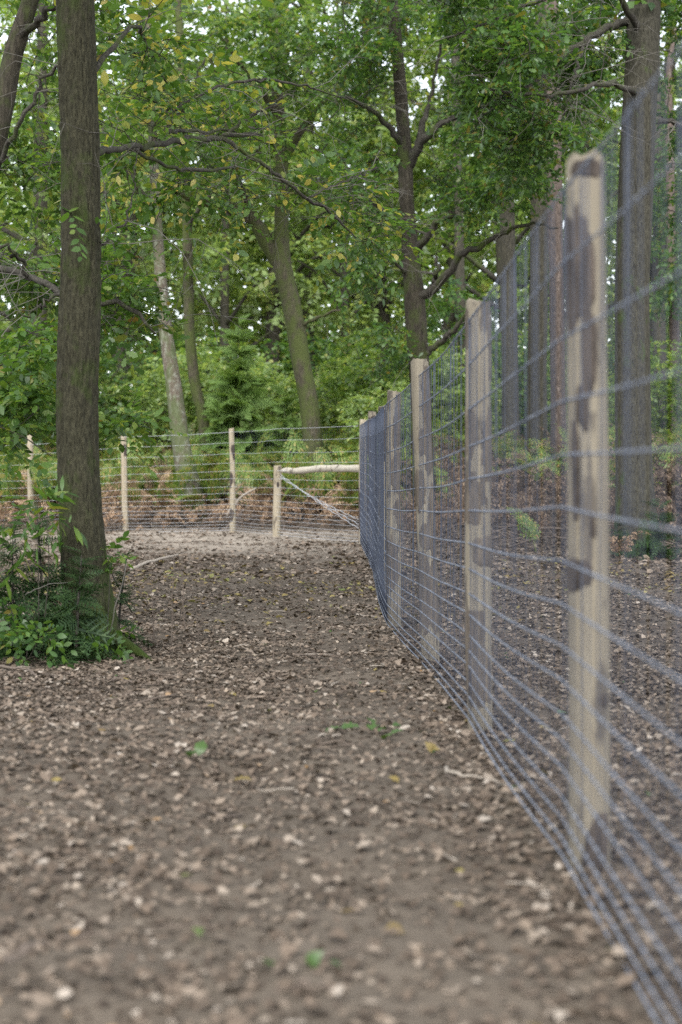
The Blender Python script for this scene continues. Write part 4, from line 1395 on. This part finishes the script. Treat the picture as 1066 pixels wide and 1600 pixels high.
def scatter(name, label, mat, n, yr, dens, size, cat, tmpl=LITTER, tilt=.3, lift=.006):
    y = np.sqrt(rng.uniform(yr[0] ** 2, yr[1] ** 2, n * 4))
    x = rng.uniform(-1, 1, n * 4) * (y * .26 + .5)
    k = rng.random(n * 4) < dens(x, y)
    x, y = x[k][:n], y[k][:n]
    bump = ((vn(x * 2.6, y * 2.6, 3) - .5) * .05 + (vn(x * 8, y * 8, 7) - .5) * .028 + (vn(x * 17, y * 17, 9) - .5) * .014) * sstep(45, 20, y)
    pos = np.stack([x, y, ground(x, y) + bump + lift + rng.random(len(x)) * .012], 1)
    d = rand_dirs(len(x), -tilt, tilt)
    mb = MB()
    place_any(mb, tmpl, pos, basis(d, np.array([0, 0, 1.]) + rng.normal(0, tilt, d.shape)), rng.uniform(*size, len(x)) * np.exp(rng.normal(0, .2, len(x))))
    o = link(name, mb.mesh(name, M[mat]))
    tag(o, label, cat, kind='stuff')


SIMPLE = []
for _ in range(8):
    v, q_, t_ = strip_leaf([(0, 0), (.35, rng.uniform(.25, .4)), (.7, rng.uniform(.2, .35)), (1, 0)], rng.uniform(-.3, .4), rng.uniform(-.4, .6))
    v = v - np.array([0, .5, 0]); v[:, 2] += rng.normal(0, .05, len(v))
    SIMPLE.append((v, q_, t_))
dens_main = lambda x, y: .5 * np.exp(-((x - np.interp(y, [0, 7, 9.4, 12, 23], [.6, .58, .5, .38, .3])) / .16) ** 2) * (y < 23) + (.4 + .6 * sstep(.3, .62, vn(x * 1.1, y * 1.1, 11) * .6 + vn(x * 4, y * 4, 12) * .4)) * (1 - .72 * path_bare(x, y) * sstep(.3, .6, vn(x * 1.5 + 3, y * 1.5, 13) + .1))
scatter('leaf_litter', 'brown and pale fallen leaves strewn over the near path', 'litter', 19000, (2.2, 9), dens_main, (.018, .05), 'leaf litter', tilt=.18)
scatter('leaf_litter', 'brown fallen leaves covering the middle of the path', 'litter', 24000, (9, 17), dens_main, (.026, .058), 'leaf litter', tilt=.24)
scatter('leaf_litter', 'fallen leaves and debris before the far fence', 'litter', 22000, (17, 31), lambda x, y: dens_main(x, y) * (1 - .6 * (x < .3) * sstep(20, 23, y)), (.04, .085), 'leaf litter', SIMPLE)
scatter('yellow_leaf_litter', 'yellow fallen leaves scattered halfway along the path', 'litter_y', 1700, (12, 20), lambda x, y: sstep(.35, .6, vn(x * .9, y * .9, 21)) * np.exp(-((y - 16) / 2.6) ** 2), (.05, .085), 'leaf litter')
scatter('yellow_leaf_litter', 'single yellow leaves dotted over the near path', 'litter_y', 80, (2.4, 12), lambda x, y: .5 + 0 * x, (.035, .06), 'leaf litter')
scatter('green_leaf_litter', 'single green leaves lying on the path', 'green_leaf', 60, (2.4, 16), lambda x, y: .5 + 0 * x, (.03, .06), 'leaf litter')

FRAG = []
for _ in range(8):
    v, q_, t_ = strip_leaf([(0, 0), (.4, rng.uniform(.25, .5)), (1, 0)], rng.uniform(-.3, .4))
    v = v - np.array([0, .5, 0]); v[:, 0] += rng.normal(0, .1, len(v)); v[:, 2] += rng.normal(0, .08, len(v))
    FRAG.append((v, q_, t_))
scatter('leaf_fragments', 'crumbled bits of brown leaf covering the near path', 'litter_d', 60000, (2.2, 11), lambda x, y: .35 + .65 * dens_main(x, y), (.01, .032), 'leaf litter', FRAG, .35, .002)
scatter('leaf_fragments', 'crumbled bits of brown leaf farther along the path', 'litter_d', 30000, (11, 24), lambda x, y: .35 + .65 * dens_main(x, y), (.02, .045), 'leaf litter', FRAG, .35, .002)
TWIGS = []
for _ in range(8):
    mb = MB()
    q = resample(np.array([[0, -.5, 0], [rng.normal(0, .05), -.1, .02], [rng.normal(0, .07), .2, .02], [rng.normal(0, .1), .5, 0]]), 6)
    tube(mb, q, np.linspace(.03, .014, 6), 4)
    TWIGS.append((np.concatenate(mb.v), np.concatenate(mb.q), np.concatenate(mb.t)))
scatter('twig_litter', 'small broken twigs lying among the leaves', 'twig', 1100, (2.3, 26), lambda x, y: .6 + 0 * x, (.06, .2), 'twig litter', TWIGS, .12, .01)
scatter('pale_twig_litter', 'bleached splinters lying among the leaves', 'twig_pale', 420, (2.3, 28), lambda x, y: .6 + 0 * x, (.04, .14), 'twig litter', TWIGS, .12, .01)
CLODS = []
for _ in range(6):
    n1 = np.array([(1, 0, 0), (0, 1, 0), (-1, 0, 0), (0, -1, 0), (0, 0, .7), (0, 0, -.5), (.6, .6, .4), (-.6, .5, .4), (.5, -.6, .4), (-.6, -.6, .4)], float) * rng.uniform(.6, 1.2, (10, 1))
    ct = np.array([(0, 6, 8), (6, 4, 8), (6, 1, 4), (1, 7, 4), (7, 2, 4), (2, 9, 4), (9, 3, 4), (3, 8, 4), (8, 0, 3), (0, 1, 6), (1, 2, 7), (2, 3, 9), (8, 4, 9)])
    CLODS.append((n1, np.zeros((0, 4), np.int64), ct))
scatter('soil_crumbs', 'crumbs of dark earth on the path', 'soil', 3500, (2.2, 18), lambda x, y: .6 + 0 * x, (.006, .018), 'earth', CLODS, .5, -.002)

# brushwood behind the far fence and along the bracken bank
def brushwood(name, label, n, xr, yr, keep, mat):
    x = rng.uniform(*xr, n); y = rng.uniform(*yr, n)
    k = keep(x, y); x, y = x[k], y[k]
    pos = np.stack([x, y, ground(x, y) + rng.random(len(x)) * .32], 1)
    d = rand_dirs(len(x), -.35, .5)
    mb = MB()
    place_any(mb, TWIGS, pos, basis(d, np.array([0, 0, 1.]) + rng.normal(0, .3, d.shape)), rng.uniform(.25, .8, len(x)))
    o = link(name, mb.mesh(name, M[mat]))
    tag(o, label, 'brushwood', kind='stuff')


brushwood('brushwood', 'tangle of dead sticks behind the far fence', 520, (-9, .8), (27.6, 31), inview, 'twig')
brushwood('brushwood', 'dead bracken stalks standing behind the near fence', 420, (1.2, 9), (20.8, 27), inview, 'twig')

# ------------------------------------------------------------------ single sticks, saplings, leaves
def stick(name, label, pts, r, mat, cat='stick', forks=(), group='sticks on the ground'):
    p = np.array(pts, float); b_ = p[0].copy()
    mb = MB()
    s = resample(p, 14); s[1:-1] += rng.normal(0, .004, (12, 3))
    tube(mb, s, np.linspace(r, r * .45, 14), 7, True, rough_fun(len(label), .2))
    for f in forks:
        s = resample(np.array(f, float), 8)
        tube(mb, s, np.linspace(r * .6, r * .2, 8), 6)
    o = link(name, mb.mesh(name, M[mat], b_, smooth=True), None, b_)
    tag(o, label, cat, group)


def G(px, py, lift=.015):
    """the point of the floor seen at a photo position"""
    d = 3.0
    for _ in range(60):
        x = (px - 533) / FPX * d
        d = .5 * d + .5 * (CZ - float(ground(x, d))) * FPX / (py - HY)
    x = (px - 533) / FPX * d
    return np.array([x, d, float(ground(x, d)) + lift])


stick('fallen_stick', 'dark curved stick lying at the left edge below the furrowed trunk', [G(-30, 1045), G(5, 1050, .03), G(40, 1055, .04), G(66, 1064)], .012, 'twig')
stick('rotten_log', 'blurred rotten log at the bottom left corner of the path', [G(-40, 1560, .0), G(10, 1520, .012), G(40, 1497, .012), G(68, 1475, -.005)], .03, 'twig', 'log')
stick('bent_root', 'bent pale root on the path beside the netting', [G(697, 1205), G(702, 1220, .03), G(730, 1225, .03), G(772, 1228, .02), G(800, 1236)], .008, 'twig_pale')
stick('fallen_stick', 'dark blurred stick at the bottom middle of the path', [G(430, 1560, .01), G(475, 1553, .02), G(540, 1562, .01)], .012, 'twig')
stick('fallen_stick', 'short dark stick on the litter right below the furrowed trunk', [G(168, 1067), G(190, 1066, .02), G(206, 1070)], .014, 'twig')
stick('fallen_branch', 'bleached forked branch lying behind the far fence', [P(352, 806, 28.4), P(367, 790, 28.4), P(378, 776, 28.3), P(400, 763, 28.2)], .035, 'twig_pale', forks=[[P(372, 785, 28.4), P(362, 770, 28.4), P(372, 755, 28.3)]])
stick('fallen_branch', 'grey fallen branch lying right of the furrowed trunk', [G(205, 895, .05), G(232, 888, .08), G(262, 880, .08), G(285, 868, .03)], .02, 'twig_pale')
stick('dead_stem', 'pale crooked stem leaning on the right of the furrowed trunk foot', [G(168, 1025), P(172, 985, 9.45), P(180, 950, 9.4), P(192, 905, 9.4), P(198, 880, 9.4)], .0045, 'twig_grey', 'stem')
stick('dead_stem', 'arched pale twig in front of the furrowed trunk', [P(40, 930, 9.3), P(60, 918, 9.25), P(85, 911, 9.2), P(106, 910, 9.2)], .003, 'twig_grey', 'stem')
for (px, py, top, lean, lab, fk) in [
    (240, 1005, 880, -4, 'bare upright twig standing nearest to the furrowed trunk', 0),
    (268, 1010, 860, 4, 'bare upright twig in the litter, second from the furrowed trunk', 0),
    (289, 985, 848, -8, 'forked bare twig, third and tallest right of the furrowed trunk', 1),
    (425, 1045, 995, 6, 'small dead stem in the middle of the path', 1),
    (520, 1000, 960, -3, 'tiny dead stem on the path left of the netting', 0),
    (310, 1000, 950, -4, 'thin dead stem between the forked twig and the middle of the path', 0),
]:
    g = G(px, py, -.02); d_ = g[1]
    m_ = P(px + lean * .4, (py + top) / 2, d_); e_ = P(px + lean, top, d_ + .05)
    fork = [[m_ * .4 + e_ * .6, P(px + lean + 9, top + 14, d_), P(px + lean + 12, top + 4, d_)]] if fk else []
    stick('bare_twig', lab, [g, m_, e_], .0045, 'twig', 'twig', fork, 'bare twigs standing in the litter')


def fallen_leaf(label, px, py, size, mat, n=1, lift=.03, prof=OAK, tilt=.35):
    c = G(px, py, 0)
    root = thing('fallen_leaf', label, 'leaf', c, 'single leaves on the path')
    for k in range(n):
        mb = MB()
        v, q_, t_ = strip_leaf(prof, .3, .5)
        d = rand_dirs(1, -.1, tilt)
        off = np.array([[rng.normal(0, size * .6 * (n > 1)), rng.normal(0, size * .5 * (n > 1)), lift]])
        place(mb, (v, q_, t_), off, basis(d, np.array([[rng.normal(0, .3), rng.normal(-.5, .3), 1.]])), [size])
        link('blade', mb.mesh('blade', M[mat]), root)


fallen_leaf('cluster of green and pale leaves lying in the middle of the path', 575, 1145, .09, 'green_leaf', 4)
fallen_leaf('green leaves lying right next to the leaf cluster in mid path', 618, 1150, .07, 'green_leaf', 3)
fallen_leaf('yellow-green leaf standing up on the path next to the netting', 686, 1185, .055, 'litter_y', 2, .03, BROAD, .9)
fallen_leaf('olive green leaf standing on the litter left of the path middle', 320, 1195, .075, 'green_leaf', 2, .03, BROAD, .9)
fallen_leaf('blurred bright green leaf at the bottom middle of the path', 470, 1530, .05, 'green_leaf', 2, .02, BROAD, .9)
fallen_leaf('yellow leaf on the left half of the path, below the olive leaf', 365, 1228, .07, 'litter_y', 1, .02)
fallen_leaf('orange-yellow leaf right of the path middle', 608, 1222, .06, 'litter_y', 1, .02)
fallen_leaf('pale grey-green leaf in the blurred lower left of the path', 312, 1472, .06, 'pale', 1, .015)
